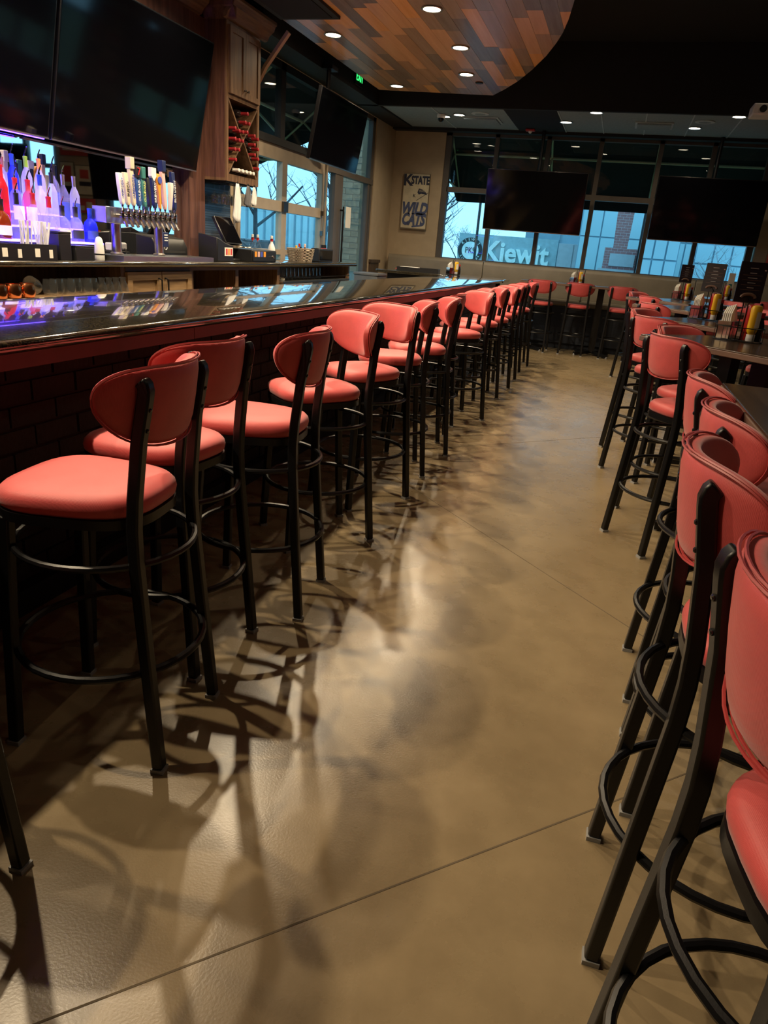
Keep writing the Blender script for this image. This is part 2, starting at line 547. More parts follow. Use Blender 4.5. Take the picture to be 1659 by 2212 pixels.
def clip_poly(poly, x0, x1, y0, y1):
    def clip(ps, inside, inter):
        out = []
        for i in range(len(ps)):
            a, b = ps[i], ps[(i + 1) % len(ps)]
            if inside(a):
                out.append(a)
                if not inside(b): out.append(inter(a, b))
            elif inside(b):
                out.append(inter(a, b))
        return out
    def ix(v): return lambda a, b: (v, a[1] + (b[1] - a[1]) * (v - a[0]) / (b[0] - a[0]))
    def iy(v): return lambda a, b: (a[0] + (b[0] - a[0]) * (v - a[1]) / (b[1] - a[1]), v)
    ps = poly
    for ins, it in ((lambda p: p[0] >= x0, ix(x0)), (lambda p: p[0] <= x1, ix(x1)), (lambda p: p[1] >= y0, iy(y0)), (lambda p: p[1] <= y1, iy(y1))):
        if not ps: return []
        ps = clip(ps, ins, it)
    return ps
rnd = random.Random(21)
pw = 0.142
col = 0
xx = SX0
last = -1
while xx < -0.6:
    yy = -1.0 - rnd.random() * 1.0
    while yy < 10.8:
        L = rnd.choice([0.7, 0.95, 1.2, 1.5, 1.8])
        p = clip_poly(poly2, xx + 0.001, xx + pw - 0.001, yy + 0.001, yy + L - 0.001)
        if len(p) >= 3:
            k = rnd.choice([0, 0, 0, 1, 1, 2, 2, 3, 3, 4])
            if k == last: k = (k + 1) % 5
            last = k
            MB().prism(p, SOF_Z - rnd.random() * 0.002, SOF_Z + 0.012).build('plank', 'plank_%d' % k, sf, world=True, smooth=False)
        yy += L
    xx += pw
# black service panel set in the soffit
v = thing('ceiling_panel', 'black rectangular panel set into the wooden soffit above the wine cabinet', 'vent', (-3.24, 6.95, SOF_Z))
MB().box(-0.31, -0.42, -0.03, 0.31, 0.42, -0.004).build('panel', 'black_paint', v)
MB().box(-0.25, -0.36, -0.036, 0.25, 0.36, -0.03).build('inset', 'black_matte', v)

# ---------------------------------------------------------------- room: walls
def wallbox(name, boxes, m):
    mb = MB()
    for b in boxes: mb.box(*b)
    return struct(mb.build(name, m, world=True, smooth=False))
T = 0.22
wl = wallbox('wall_left', [(WX0 - T, WY0, 0, WX0, 7.45, 4.1), (WX0 - T, 7.45, 0, WX0, 12.12, 0.2), (WX0 - T, 7.45, 3.3, WX0, 12.12, 4.1), (WX0 - T, 12.12, 0, WX0, WY1 + T, 4.1)], 'beige_wall')
wb = wallbox('wall_back', [(WX0, WY1, 0, -3.2, WY1 + T, 4.1), (-3.2, WY1, 0, 1.98, WY1 + T, 1.24), (-3.2, WY1, 3.3, 1.98, WY1 + T, 4.1), (1.98, WY1, 0, 3.05, WY1 + T, 4.1), (3.05, WY1, 0, 5.4, WY1 + T, 1.24), (3.05, WY1, 3.3, 5.4, WY1 + T, 4.1), (5.4, WY1, 0, WX1, WY1 + T, 4.1)], 'beige_wall')
struct(MB().box(WX1, WY0, 0, WX1 + T, WY1 + T, 4.1).build('wall_right', 'dark_wall', world=True, smooth=False))
struct(MB().box(WX0, WY0 - T, 0, WX1, WY0, 4.1).build('wall_rear', 'dark_wall', world=True, smooth=False))
# dark wood wainscot on the end of the left wall
wn = struct(MB().box(WX0, 12.14, 0.0, WX0 + 0.03, 12.6, 1.12).build('trim_2', 'wainscot', world=True, smooth=False))
MB().box(WX0, 12.12, 1.12, WX0 + 0.05, 12.62, 1.17).build('cap_rail', 'wainscot', wn, world=True)
# black header above the left windows
struct(MB().box(WX0, 7.4, 3.3, WX0 + 0.35, 12.9, 3.75).build('trim_3', 'black_paint', world=True, smooth=False))

# --- back windows
def frame_bar(p, name, b, m='window_frame'):
    return MB().box(*b).build(name, m, p, world=True, smooth=False)
w1 = bpy.data.objects.new('window_1', None); COL.objects.link(w1); w1.location = (-0.6, WY1, 1.24); struct(w1)
ya, yb = WY1 + 0.02, WY1 + 0.14
mulls = [-3.15, -2.32, -1.47, -0.63, 0.29, 1.075, 1.9]
for i, mx in enumerate(mulls):
    wdt = 0.05 if i in (0, len(mulls) - 1) else 0.035
    frame_bar(w1, 'mullion', (mx - wdt, ya, 1.24, mx + wdt, yb, 3.3))
frame_bar(w1, 'sill', (-3.2, ya - 0.02, 1.24, 1.98, yb, 1.30))
frame_bar(w1, 'head', (-3.2, ya, 3.24, 1.98, yb, 3.3))
for i in range(len(mulls) - 1):
    frame_bar(w1, 'transom', (mulls[i] + 0.035, ya, 2.37, mulls[i + 1] - 0.035, yb, 2.45))
    for z0, z1 in ((1.30, 2.37), (2.45, 3.24)):
        MB().box(mulls[i] + 0.03, WY1 + 0.075, z0 - 0.005, mulls[i + 1] - 0.03, WY1 + 0.083, z1 + 0.005).build('pane', 'pane', w1, world=True, smooth=False)

w3 = bpy.data.objects.new('window_3', None); COL.objects.link(w3); w3.location = (4.2, WY1, 1.24); struct(w3)
m3 = [3.1, 3.85, 4.6, 5.35]
for mx in m3:
    frame_bar(w3, 'mullion', (mx - 0.04, ya, 1.24, mx + 0.04, yb, 3.3))
frame_bar(w3, 'sill', (3.05, ya - 0.02, 1.24, 5.4, yb, 1.30))
frame_bar(w3, 'head', (3.05, ya, 3.24, 5.4, yb, 3.3))
for i in range(3):
    frame_bar(w3, 'transom', (m3[i] + 0.04, ya, 2.37, m3[i + 1] - 0.04, yb, 2.45))
    for z0, z1 in ((1.30, 2.37), (2.45, 3.24)):
        MB().box(m3[i] + 0.03, WY1 + 0.075, z0 - 0.005, m3[i + 1] - 0.03, WY1 + 0.083, z1 + 0.005).build('pane', 'pane', w3, world=True, smooth=False)

# --- left: glazed overhead door with clerestory above, then the exit door unit
g = bpy.data.objects.new('door_1', None); COL.objects.link(g); g.location = (WX0, 8.9, 0.2); struct(g)
xa, xb = WX0 - 0.10, WX0 - 0.02
al = 'aluminium_frame'
for z0, z1 in ((0.2, 0.26), (0.72, 0.84), (1.20, 1.26), (1.70, 1.82), (2.26, 2.42)):
    frame_bar(g, 'rail', (xa, 7.45, z0, xb, 10.05, z1), al)
ys = [7.45, 7.6, 8.7, 8.84, 9.97, 10.09]
for k in (0, 2, 4):
    for z0, z1 in ((0.26, 0.72), (0.84, 1.20), (1.26, 1.70), (1.82, 2.26)):
        frame_bar(g, 'stile', (xa, ys[k], z0, xb, ys[k + 1], z1), al)
for k in (1, 3):
    for z0, z1 in ((0.26, 0.72), (0.84, 1.20), (1.26, 1.70), (1.82, 2.26)):
        MB().box(xa + 0.035, ys[k] - 0.005, z0 - 0.005, xa + 0.043, ys[k + 1] + 0.005, z1 + 0.005).build('pane', 'pane', g, world=True, smooth=False)
MB().box(xb, 8.70, 1.70, xb + 0.03, 8.83, 1.82).build('handle', 'bolt_steel', g, world=True)
MB().tube([(xb + 0.05, 9.99, 0.3), (xb + 0.05, 9.99, 2.3), (xb + 0.07, 9.95, 2.42), (xb + 0.2, 9.8, 2.6), (xb + 0.35, 9.7, 2.85)], 0.022, 6).build('door_track', al, g, world=True)
MB().tube([(xb + 0.05, 7.5, 0.3), (xb + 0.05, 7.5, 2.3), (xb + 0.12, 7.5, 2.6), (xb + 0.35, 7.5, 3.0), (xb + 0.6, 7.5, 3.3)], 0.03, 6).build('door_track', al, g, world=True)
for z in (0.9, 1.5, 1.76):
    MB().box(xb, 9.96, z - 0.03, xb + 0.04, 10.03, z + 0.03).build('hinge', 'bolt_steel', g, world=True)
w2 = bpy.data.objects.new('window_2', None); COL.objects.link(w2); w2.location = (WX0, 8.9, 2.42); struct(w2)
for y in (7.45, 8.62, 9.82):
    frame_bar(w2, 'mullion', (xa, y, 2.50, xb, y + 0.12, 3.3), 'black_paint')
frame_bar(w2, 'rail', (xa - 0.02, 7.45, 2.42, xb + 0.02, 10.05, 2.50), 'black_paint')
frame_bar(w2, 'head', (xa, 7.45, 3.22, xb, 10.05, 3.3), 'black_paint')
for y0, y1 in ((7.57, 8.62), (8.74, 9.82)):
    MB().box(xa + 0.035, y0 - 0.005, 2.495, xa + 0.043, y1 + 0.005, 3.225).build('pane', 'pane', w2, world=True, smooth=False)
d2 = bpy.data.objects.new('door_2', None); COL.objects.link(d2); d2.location = (WX0, 11.1, 0.0); struct(d2)
dk = 'window_frame'
for y0, y1 in ((10.05, 10.15), (10.46, 10.56), (10.56, 10.78), (11.90, 11.99), (12.04, 12.12)):
    frame_bar(d2, 'stile', (xa, y0, 0.2, xb, y1, 2.32), dk)
for y0, y1 in ((10.05, 10.15), (10.46, 10.56), (11.99, 12.12)):
    frame_bar(d2, 'mullion', (xa, y0, 2.40, xb, y1, 3.3), dk)
frame_bar(d2, 'transom', (xa - 0.01, 10.05, 2.32, xb + 0.01, 12.12, 2.40), dk)
frame_bar(d2, 'head', (xa, 10.05, 3.24, xb, 12.12, 3.3), dk)
frame_bar(d2, 'threshold', (xa, 10.05, 0.0, xb, 12.12, 0.22), dk)
for y0, y1, z0, z1 in ((10.15, 10.46, 0.22, 2.32), (10.78, 11.90, 0.22, 2.32), (10.15, 10.46, 2.40, 3.24), (10.56, 11.99, 2.40, 3.24), (11.99, 12.04, 0.22, 2.32)):
    MB().box(xa + 0.035, y0 - 0.004, z0 - 0.004, xa + 0.043, y1 + 0.004, z1 + 0.004).build('pane', 'pane', d2, world=True, smooth=False)
MB().cyl((xb + 0.05, 10.72, 0.95), (xb + 0.05, 10.72, 1.9), 0.014, 8).cyl((xb, 10.72, 1.0), (xb + 0.05, 10.72, 1.0), 0.012, 6).cyl((xb, 10.72, 1.85), (xb + 0.05, 10.72, 1.85), 0.012, 6).build('door_handle', 'black_metal', d2, world=True)
tag(MB().box(xa + 0.045, 11.05, 1.62, xa + 0.048, 11.27, 1.92).build('notice', 'paper', world=True, smooth=False), 'white paper notice taped to the glass of the exit door', 'notice')

# ---------------------------------------------------------------- the front bar
BZ = 1.07
bar = thing('bar_counter', 'long black speckled granite bar counter with rounded edge running down the room', 'counter', (-2.0, 6.0, 1.03))
def slab(x0, x1, y0, y1, z0, z1, r, front=True):
    """granite slab, long in Y, with a rounded aisle-side edge"""
    prof = [(x0, z0), (x1 - r, z0)]
    for k in range(7):
        a = -PI / 2 + PI * k / 6
        prof.append((x1 - r + r * math.cos(a), (z0 + z1) / 2 + (z1 - z0) / 2 * math.sin(a)))
    prof.append((x0, z1))
    return MB().rings([[(x, y0, z) for x, z in prof], [(x, y1, z) for x, z in prof]])
yy = [-0.9, 1.2, 4.35, 7.5, 10.86]
for a, b in zip(yy[:-1], yy[1:]):
    slab(-2.42, -1.60, a + 0.0012, b - 0.0012, BZ - 0.042, BZ, 0.02).build('slab', 'granite', bar, world=True)
# return leg at the far end
MB().prism([(-3.55, 10.862), (-1.62, 10.862), (-1.60, 10.88), (-1.60, 11.62), (-1.63, 11.66), (-3.55, 11.66)], BZ - 0.042, BZ).build('slab', 'granite', bar, world=True, bevel=0.012)

bf = thing('brick_bar', 'dark brick bar front below the granite counter with a dark red wooden fascia', 'bar', (-1.9, 6.0, 0))
MB().box(-2.3, -0.9, 0.0, -1.965, 11.3, BZ - 0.045).build('core', 'mortar_dark', bf, world=True, smooth=False)
MB().box(-3.4, 11.0, 0.0, -1.965, 11.3, BZ - 0.045).build('core', 'mortar_dark', bf, world=True, smooth=False)
MB().box(-1.965, -0.9, 0.0, -1.90, 11.3, 0.10).build('plinth', 'black_paint', bf, world=True, smooth=False)
fy = [-0.9, 1.0, 2.75, 5.2, 7.6, 11.3]
for a, b in zip(fy[:-1], fy[1:]):
    MB().box(-1.74, a + 0.002, 0.962, -1.70, b - 0.002, BZ - 0.044).build('fascia', 'fascia_red', bf, world=True, smooth=False)
MB().box(-1.965, -0.9, 0.98, -1.74, 11.3, BZ - 0.044).build('soffit_board', 'black_paint', bf, world=True, smooth=False)
MB().box(-1.965, 10.9, 0.962, -1.70, 11.34, BZ - 0.044).build('end_board', 'fascia_red', bf, world=True, smooth=False)
# bricks: one mesh per size, shared
bl, bh, mj = 0.215, 0.072, 0.012
bmesh_full = MB().box(0, 0, 0, 0.018, bl, bh).mesh('brick', 'brick_dark', smooth=False)
bmesh_half = MB().box(0, 0, 0, 0.018, bl / 2 - mj / 2, bh).mesh('brick', 'brick_dark', smooth=False)
cells = []
row = 0; z = 0.106
while z + bh < 0.98:
    y = -0.2 - (bl + mj) / 2 * (row % 2)
    while y < 11.2:
        cells.append((y, z)); y += bl + mj
    z += bh + mj; row += 1
cells.sort(key=lambda c: c[0])
near = [c for c in cells if c[0] > 0.9][:300]
rest = [c for c in cells if c not in set(near)]
rb = random.Random(3)
L0 = base_of(bf)
for (y, z) in near:
    link_mesh('brick', bmesh_full, bf, (-1.965 - rb.random() * 0.005 - L0[0], y - L0[1], z - L0[2]))
mb = MB()
for (y, z) in rest:
    d = rb.random() * 0.005
    mb.box(-1.965 - d, y, z, -1.947 - d, y + bl, z + bh)
tag(mb.build('bricks_beyond', 'brick_dark', bf, world=True, smooth=False), kind='stuff')

# ---------------------------------------------------------------- bar stools
def seat_outline(sc=1.0, n=40):
    pts = []
    for i in range(n):
        a = 2 * PI * i / n
        ca, sa = math.cos(a), math.sin(a)
        e = 0.62
        x = math.copysign(abs(ca) ** e, ca)
        y = math.copysign(abs(sa) ** e, sa)
        w = 0.185 + 0.022 * y          # a little wider in front
        pts.append((x * w * sc, 0.025 + y * 0.205 * sc))
    return pts

def pad_rings(nu=30, nv=14):
    """curved wing back: rings across the pad from one wing tip to the other"""
    Rm = 0.262; th = 0.046; yc = 0.043
    rings = []
    for k in range(nu + 1):
        u = math.sin(PI / 2 * (-1 + 2 * k / nu))
        a = R(54) * u
        s = max(0.0, 1 - abs(u) ** 5.0) ** 0.46
        s = max(s, 0.02)
        zt = 1.098 - 0.012 * abs(u) ** 3
        zb = 0.900 + 0.055 * abs(u) ** 2.4
        zc = (zt + zb) / 2 + 0.012 * abs(u) ** 2
        hh = (zt - zb) / 2 * s
        tt = th / 2 * (0.45 + 0.55 * s)
        ring = []
        for i in range(nv):
            t = 2 * PI * i / nv
            ct, st = math.cos(t), math.sin(t)
            e = 0.55
            dr = math.copysign(abs(ct) ** e, ct) * tt
            dz = math.copysign(abs(st) ** e, st) * hh
            rr = Rm + dr
            z = zc + dz
            x = rr * math.sin(a)
            y = yc - rr * math.cos(a) - (z - 0.98) * 0.15
            ring.append((x, y, z))
        rings.append(ring)
    return rings

def pad_edge(off_r, inset):
    """closed path along the rim of the pad, for the piping"""
    Rm = 0.262; yc = 0.043
    top, bot = [], []
    N = 26
    for k in range(N + 1):
        u = math.sin(PI / 2 * (-1 + 2 * k / N))
        a = R(54) * u
        s = max(0.0, 1 - abs(u) ** 5.0) ** 0.46
        zt = 1.098 - 0.012 * abs(u) ** 3
        zb = 0.900 + 0.055 * abs(u) ** 2.4
        zc = (zt + zb) / 2 + 0.012 * abs(u) ** 2
        hh = (zt - zb) / 2 * s * inset + 0.0015
        for lst, sg in ((top, 1), (bot, -1)):
            z = zc + sg * hh
            rr = Rm + off_r
            lst.append((rr * math.sin(a), yc - rr * math.cos(a) - (z - 0.98) * 0.15, z))
    return top + bot[::-1][1:-1]

def make_stool():
    t = thing('bar_stool', 'x', 'stool', (0, 0, 0))
    # cushion
    prof = [(0.93, 0.712), (0.985, 0.722), (1.0, 0.738), (0.985, 0.752), (0.93, 0.764), (0.80, 0.772), (0.5, 0.777), (0.2, 0.779)]
    MB().rings([[(x, y, z) for x, y in seat_outline(s)] for s, z in prof]).build('seat', 'red_vinyl', t, angle=60)
    MB().rings([[(x, y, z) for x, y in seat_outline(s)] for s, z in [(0.95, 0.684), (0.985, 0.686), (0.985, 0.712), (0.9, 0.713)]]).build('seat_pan', 'black_metal', t)
    pad = MB().rings(pad_rings()).build('backrest', 'red_vinyl', t, angle=75)
    for off, ins in ((0.020, 1.0), (0.012, 1.012)):
        MB().tube(pad_edge(off, ins), 0.0026, 5, closed=True).build('piping', 'piping_red', pad)
    # back posts that run down into the rear legs
    for sx in (-1, 1):
        path = [(0.18 * sx, -0.23, 0.012), (0.169 * sx, -0.199, 0.40), (0.162 * sx, -0.182, 0.62), (0.160 * sx, -0.180, 0.70), (0.158 * sx, -0.184, 0.78),
                (0.154 * sx, -0.200, 0.93), (0.151 * sx, -0.2195, 1.035), (0.151 * sx, -0.2215, 1.05), (0.151 * sx, -0.219, 1.062), (0.151 * sx, -0.211, 1.071)]
        leg = MB().tube(path, 0.0158, sq=True, up=(1, 0, 0)).build('leg', 'black_metal', t, angle=50, bevel=0.005)
        for z in (1.005, 0.955):
            y = -0.2125 - 0.0165 + (1.005 - z) * 0.18
            MB().lathe([(0.0055, 0), (0.0055, 0.003), (0.003, 0.005)], 8).xf(Matrix.Translation((0.152 * sx, y, z)) @ Matrix.Rotation(R(100), 4, 'X')).build('bolt', 'bolt_steel', leg)
        MB().box(0.18 * sx - 0.018, -0.248, 0.0, 0.18 * sx + 0.018, -0.212, 0.012).build('glide', 'glide', leg)
        path = [(0.18 * sx, 0.205, 0.012), (0.168 * sx, 0.188, 0.40), (0.158 * sx, 0.172, 0.69)]
        leg = MB().tube(path, 0.0158, sq=True, up=(1, 0, 0)).build('leg', 'black_metal', t, angle=50, bevel=0.005)
        MB().box(0.18 * sx - 0.018, 0.187, 0.0, 0.18 * sx + 0.018, 0.223, 0.012).build('glide', 'glide', leg)
    MB().ring((0, -0.008, 0.30), 0.250, 0.0105, 36, 8).build('foot_ring', 'black_metal', t)
    MB().ring((0, -0.008, 0.605), 0.232, 0.0095, 36, 8).build('upper_ring', 'black_metal', t)
    return t

stool0 = make_stool()
remember(stool0)
used = [False]
def stool(x, y, head, label, group, rear=True):
    """rear-foot midpoint and the heading the sitter would face, in degrees from +X"""
    a = R(head)
    if rear:
        x += 0.23 * math.cos(a); y += 0.23 * math.sin(a)
    o = stool0 if not used[0] else copy_tree(stool0)
    used[0] = True
    o.location = (x, y, 0); o.rotation_euler = (0, 0, a - PI / 2)
    tag(o, label, 'stool', group)
    return o

nth = ['nearest', 'second', 'third', 'fourth', 'fifth', 'sixth', 'seventh', 'eighth', 'ninth', 'tenth', 'eleventh', 'twelfth', 'thirteenth', 'fourteenth', 'fifteenth', 'sixteenth']
BAR_STOOLS = [(-1.07, 0.78, 180), (-0.99, 1.53, 187), (-1.10, 1.945, 176), (-0.99, 2.455, 188), (-1.10, 3.29, 226), (-1.135, 3.975, 238), (-1.07, 4.50, 203),
              (-1.05, 5.10, 203), (-1.13, 5.68, 183), (-1.07, 6.40, 222), (-1.12, 6.98, 205), (-1.07, 7.55, 205), (-1.08, 8.20, 218), (-1.08, 8.86, 212), (-1.09, 9.5, 205), (-1.03, 10.15, 195)]
for i, (x, y, h) in enumerate(BAR_STOOLS):
    if i == 0:
        lab = 'red vinyl bar stool at the left picture edge, only its black legs in view'
    else:
        lab = 'red vinyl bar stool at the granite bar, %s along the row from the camera' % nth[i - 1]
    stool(x, y, h, lab, 'stools along the bar')

# ---------------------------------------------------------------- high tables
def pedestal(t, cx, cy, zt):
    MB().box(cx - 0.05, cy - 0.05, 0.05, cx + 0.05, cy + 0.05, zt).build('column', 'black_metal', t)
    mb = MB()
    for a in (45, 135, 225, 315):
        dx, dy = math.cos(R(a)), math.sin(R(a))
        mb.tube([(cx, cy, 0.055), (cx + dx * 0.36, cy + dy * 0.36, 0.03)], 0.022, sq=True)
    mb.build('base', 'black_metal', t)
    for a in (45, 135, 225, 315):
        dx, dy = math.cos(R(a)), math.sin(R(a))
        MB().lathe([(0.02, 0), (0.022, 0.012), (0.012, 0.03)], 10, (cx + dx * 0.35, cy + dy * 0.35, 0)).build('glide', 'glide', t)

def table(x, y, rz, sx, sy, label, zt=1.07, cols=((0, 0),)):
    t = thing('high_table', label, 'table', (x, y, 0), R(rz), 'high dining tables')
    MB().box(-sx / 2, -sy / 2, zt - 0.032, sx / 2, sy / 2, zt).build('top', 'table_wood', t, bevel=0.004)
    MB().box(-sx / 2 - 0.003, -sy / 2 - 0.003, zt - 0.034, sx / 2 + 0.003, sy / 2 + 0.003, zt - 0.008).build('edge_band', 'menu_wood', t, bevel=0.003)
    for a, b in cols:
        pedestal(t, a, b, zt - 0.034)
    return t
DIA = 0.9
tabs = [(0.80, 4.10, 45), (0.86, 5.66, 45), (0.81, 7.50, 45), (0.76, 9.12, 45)]
table(0.84, 1.55, 0, 0.92, 1.98, 'long dark wood high table at the right edge nearest the camera', cols=((0, -0.55), (0, 0.55)))
nm = ['nearest', 'second', 'third', 'fourth']
for i, (x, y, a) in enumerate(tabs):
    table(x, y, a, DIA, DIA, 'square dark wood high table turned diagonally, %s of the diagonal row from the camera' % nm[i])
table(-0.72, 12.20, 0, 1.5, 0.62, 'dark high table in front of the long taupe booth, left of the aisle', cols=((-0.55, 0), (0.5, 0)))
table(1.55, 11.3, 0, 0.9, 0.9, 'dark wood high table far right in front of the booth')
table(2.55, 3.9, 45, DIA, DIA, 'square dark wood high table beyond the right picture edge')
table(2.6, 6.6, 45, DIA, DIA, 'square dark wood high table at the far right edge behind the second diagonal table')

# stools on the right: the four along the near table
RIGHT = [(0.218, 0.778, 10, 'red vinyl stool in the bottom right corner, its back nearest the camera'),
         (0.195, 1.385, 1, 'red vinyl stool at the near right table, second back from the bottom corner'),
         (0.275, 1.87, 0, 'red vinyl stool at the near right table, third back from the bottom corner'),
         (0.285, 2.43, 0, 'red vinyl stool at the near right table, fourth and farthest of its row')]
for x, y, h, l in RIGHT:
    stool(x, y, h, l, 'stools along the near right table')
stool(1.42, 2.45, 180, 'red vinyl stool across the near right table, seat just in view at the right edge', 'stools along the near right table')
def side_stool(ti, side, off=0.0, d=0.56, turn=0, extra=''):
    cx, cy, rz = tabs[ti]
    ang = {'nl': 225, 'fl': 135, 'nr': 315, 'fr': 45}[side]
    a = R(ang)
    px = cx + math.cos(a) * d - math.sin(a) * off
    py = cy + math.sin(a) * d + math.cos(a) * off
    w = {'nl': 'on its near aisle side, back to the camera', 'fl': 'on its far aisle side, facing the camera', 'nr': 'on its near right side', 'fr': 'on its far right side'}[side]
    stool(px, py, ang + 180 + turn, 'red stool at the %s diagonal table, %s' % (nm[ti], w), 'stools around the diagonal tables', rear=False)
SIDE = {'nl': 'on its near aisle side, back to the camera', 'fl': 'on its far aisle side, facing the camera'}
def fixed(ti, side, x, y, h):
    stool(x, y, h, 'red stool at the %s diagonal table, %s' % (nm[ti], SIDE[side]), 'stools around the diagonal tables', rear=False)
stool(0.265, 3.77, 32, 'red stool at the nearest diagonal table, on its near aisle side, back to the camera', 'stools around the diagonal tables')
fixed(0, 'fl', 0.52, 4.40, -36)
side_stool(0, 'nr', 0.0, 0.62)
side_stool(0, 'fr', 0.0, 0.62)
fixed(1, 'nl', 0.41, 5.29, 40)
fixed(1, 'fl', 0.39, 5.98, -29)
side_stool(1, 'nr', 0.0, 0.62)
side_stool(1, 'fr', 0.0, 0.62)
fixed(2, 'nl', 0.50, 7.32, 30)
side_stool(2, 'fr', 0.0, 0.62)
fixed(3, 'nl', 0.52, 9.02, 32)
fixed(3, 'fl', 0.42, 10.05, -32)
side_stool(3, 'fr', 0.0, 0.62)
stool(-1.13, 11.80, 88, 'red vinyl stool at the booth table, left one of the three backs', 'stools at the booth table')
stool(-0.54, 11.86, 91, 'red vinyl stool at the booth table, middle one of the three backs', 'stools at the booth table')
stool(0.09, 11.82, 86, 'red vinyl stool at the booth table, right one of the three backs', 'stools at the booth table')
stool(-3.42, 11.98, 262, 'red vinyl stool past the far end of the bar, below the painted wall sign', 'stools at the far end of the bar', rear=False)
stool(2.0, 10.75, 100, 'red vinyl stool at the far right table, back to the camera', 'stools at the far right table')
stool(1.95, 6.2, 30, 'red vinyl stool at the far right edge behind the dark menu card', 'stools at the right edge', rear=False)
stool(2.05, 4.4, 200, 'red vinyl stool at the right edge beyond the nearest diagonal table', 'stools at the right edge', rear=False)

# ---------------------------------------------------------------- booth
bo = thing('booth_bench', 'long taupe upholstered booth with a high back below the rear windows', 'booth', (-1.0, 12.9, 0))
BX0, BX1 = -4.02, 5.5
MB().box(BX0, 12.66, 0.0, BX1, 13.14, 0.70).build('base', 'booth_base', bo, world=True, smooth=False)
MB().box(BX0, 12.60, 0.10, BX1, 12.66, 0.70).build('front_board', 'booth_base', bo, world=True, smooth=False)
segs = [-4.02, -2.28, -0.55, 1.20, 2.95, 4.5, 5.5]
for a, b in zip(segs[:-1], segs[1:]):
    MB().box(a + 0.003, 12.57, 0.70, b - 0.003, 12.98, 0.79).build('seat_cushion', 'taupe_vinyl', bo, world=True, bevel=0.03)
    MB().rings([[(x, 12.98, 0.78), (x, 12.955, 1.22), (x, 12.975, 1.27), (x, 13.0, 1.285), (x, 13.10, 1.285), (x, 13.14, 1.26), (x, 13.14, 0.78)] for x in (a + 0.003, a + 0.012, b - 0.012, b - 0.003)]).build('back_cushion', 'taupe_vinyl', bo, world=True, angle=50, bevel=0.008)

# ---------------------------------------------------------------- back bar
CB = 1.15          # top of the back bar counter
bb = thing('back_bar_cabinet', 'oak back bar cabinet with open bays, two doors and black pulls under the rear counter', 'cabinet', (-3.8, 6.0, 0))
F0 = -3.52         # face of the cabinet
MB().box(WX0, 2.0, 0.0, -4.06, 9.62, CB - 0.045).build('back_panel', 'oak', bb, world=True, smooth=False)
MB().box(WX0, 2.0, 0.0, F0 - 0.06, 9.62, 0.10).build('plinth', 'black_paint', bb, world=True, smooth=False)
for y0, y1 in ((2.0, 2.05), (4.70, 4.75), (5.64, 5.69), (6.44, 6.50), (7.36, 7.42), (9.57, 9.62)):
    MB().box(-4.06, y0, 0.10, F0, y1, CB - 0.045).build('upright', 'oak', bb, world=True, smooth=False)
MB().box(F0 - 0.02, 4.75, 1.075, F0 + 0.005, 7.36, CB - 0.045).build('top_rail', 'oak_h', bb, world=True, smooth=False)
MB().box(-4.06, 2.05, 0.905, F0 + 0.15, 4.70, 0.935).build('shelf', 'oak_light', bb, world=True, smooth=False)
MB().box(-4.06, 5.69, 0.55, F0, 7.36, 0.575).build('shelf', 'oak_h', bb, world=True, smooth=False)
for y0, y1, hy in ((4.755, 5.19, 5.15), (5.20, 5.635, 5.24)):
    d = MB().box(F0 - 0.012, y0, 0.14, F0 + 0.008, y1, 1.07).build('door', 'oak_light', bb, world=True, smooth=False)
    r = 0.06
    for b in ((y0, 0.14, y0 + r, 1.07), (y1 - r, 0.14, y1, 1.07), (y0 + r, 1.01, y1 - r, 1.07), (y0 + r, 0.14, y1 - r, 0.20)):
        MB().box(F0 + 0.008, b[0], b[1], F0 + 0.020, b[2], b[3]).build('door_rail', 'oak_light', d, world=True, smooth=False)
    MB().tube([(F0 + 0.02, hy, 0.86), (F0 + 0.05, hy, 0.87), (F0 + 0.05, hy, 1.01), (F0 + 0.02, hy, 1.02)], 0.007, 6).build('handle', 'black_metal', d, world=True)
# steel glass rack at the far end
MB().box(-4.0, 7.45, 0.93, F0 + 0.03, 9.55, 0.95).build('rack_shelf', 'brushed_steel', bb, world=True, smooth=False)
MB().tube([(F0 + 0.03, 7.46, 0.99), (F0 + 0.03, 9.54, 0.99)], 0.006, 6).build('rack_rail', 'chrome', bb, world=True)
ctop = thing('back_bar_counter', 'dark polished stone counter along the back bar under the bottles and taps', 'counter', (-3.8, 6.0, CB - 0.04))
slab(WX0, -3.45, 2.0, 7.0, CB - 0.04, CB, 0.018).build('slab', 'granite', ctop, world=True)
slab(WX0, -3.45, 7.002, 9.72, CB - 0.04, CB, 0.018).build('slab', 'granite', ctop, world=True)

# oak surround: post, header with crown, mirror
os_ = thing('oak_surround', 'dark oak post and crown header framing the back bar mirror', 'woodwork', (-4.05, 4.5, CB))
MB().box(WX0, 6.42, CB, -4.0, 6.56, 3.05).build('post', 'oak_red', os_, world=True, smooth=False)
MB().box(WX0, 6.565, CB, -4.0, 6.70, 3.05).build('post', 'oak_red', os_, world=True, smooth=False)
MB().box(WX0, 2.0, 2.95, -3.98, 6.70, 3.2).build('header', 'oak_red', os_, world=True, smooth=False)
def crown(p, x, y0, y1, z, endcap=0.0):
    prof = [(0, 0), (0.03, 0.01), (0.05, 0.05), (0.10, 0.09), (0.115, 0.13), (0.13, 0.14), (0.13, 0.165), (0, 0.165)]
    return MB().rings([[(x + a, y, z + b) for a, b in prof] for y in (y0, y1)]).build('crown', 'oak_h', p, world=True, angle=25)
crown(os_, -3.98, 2.0, 6.60, 3.2)
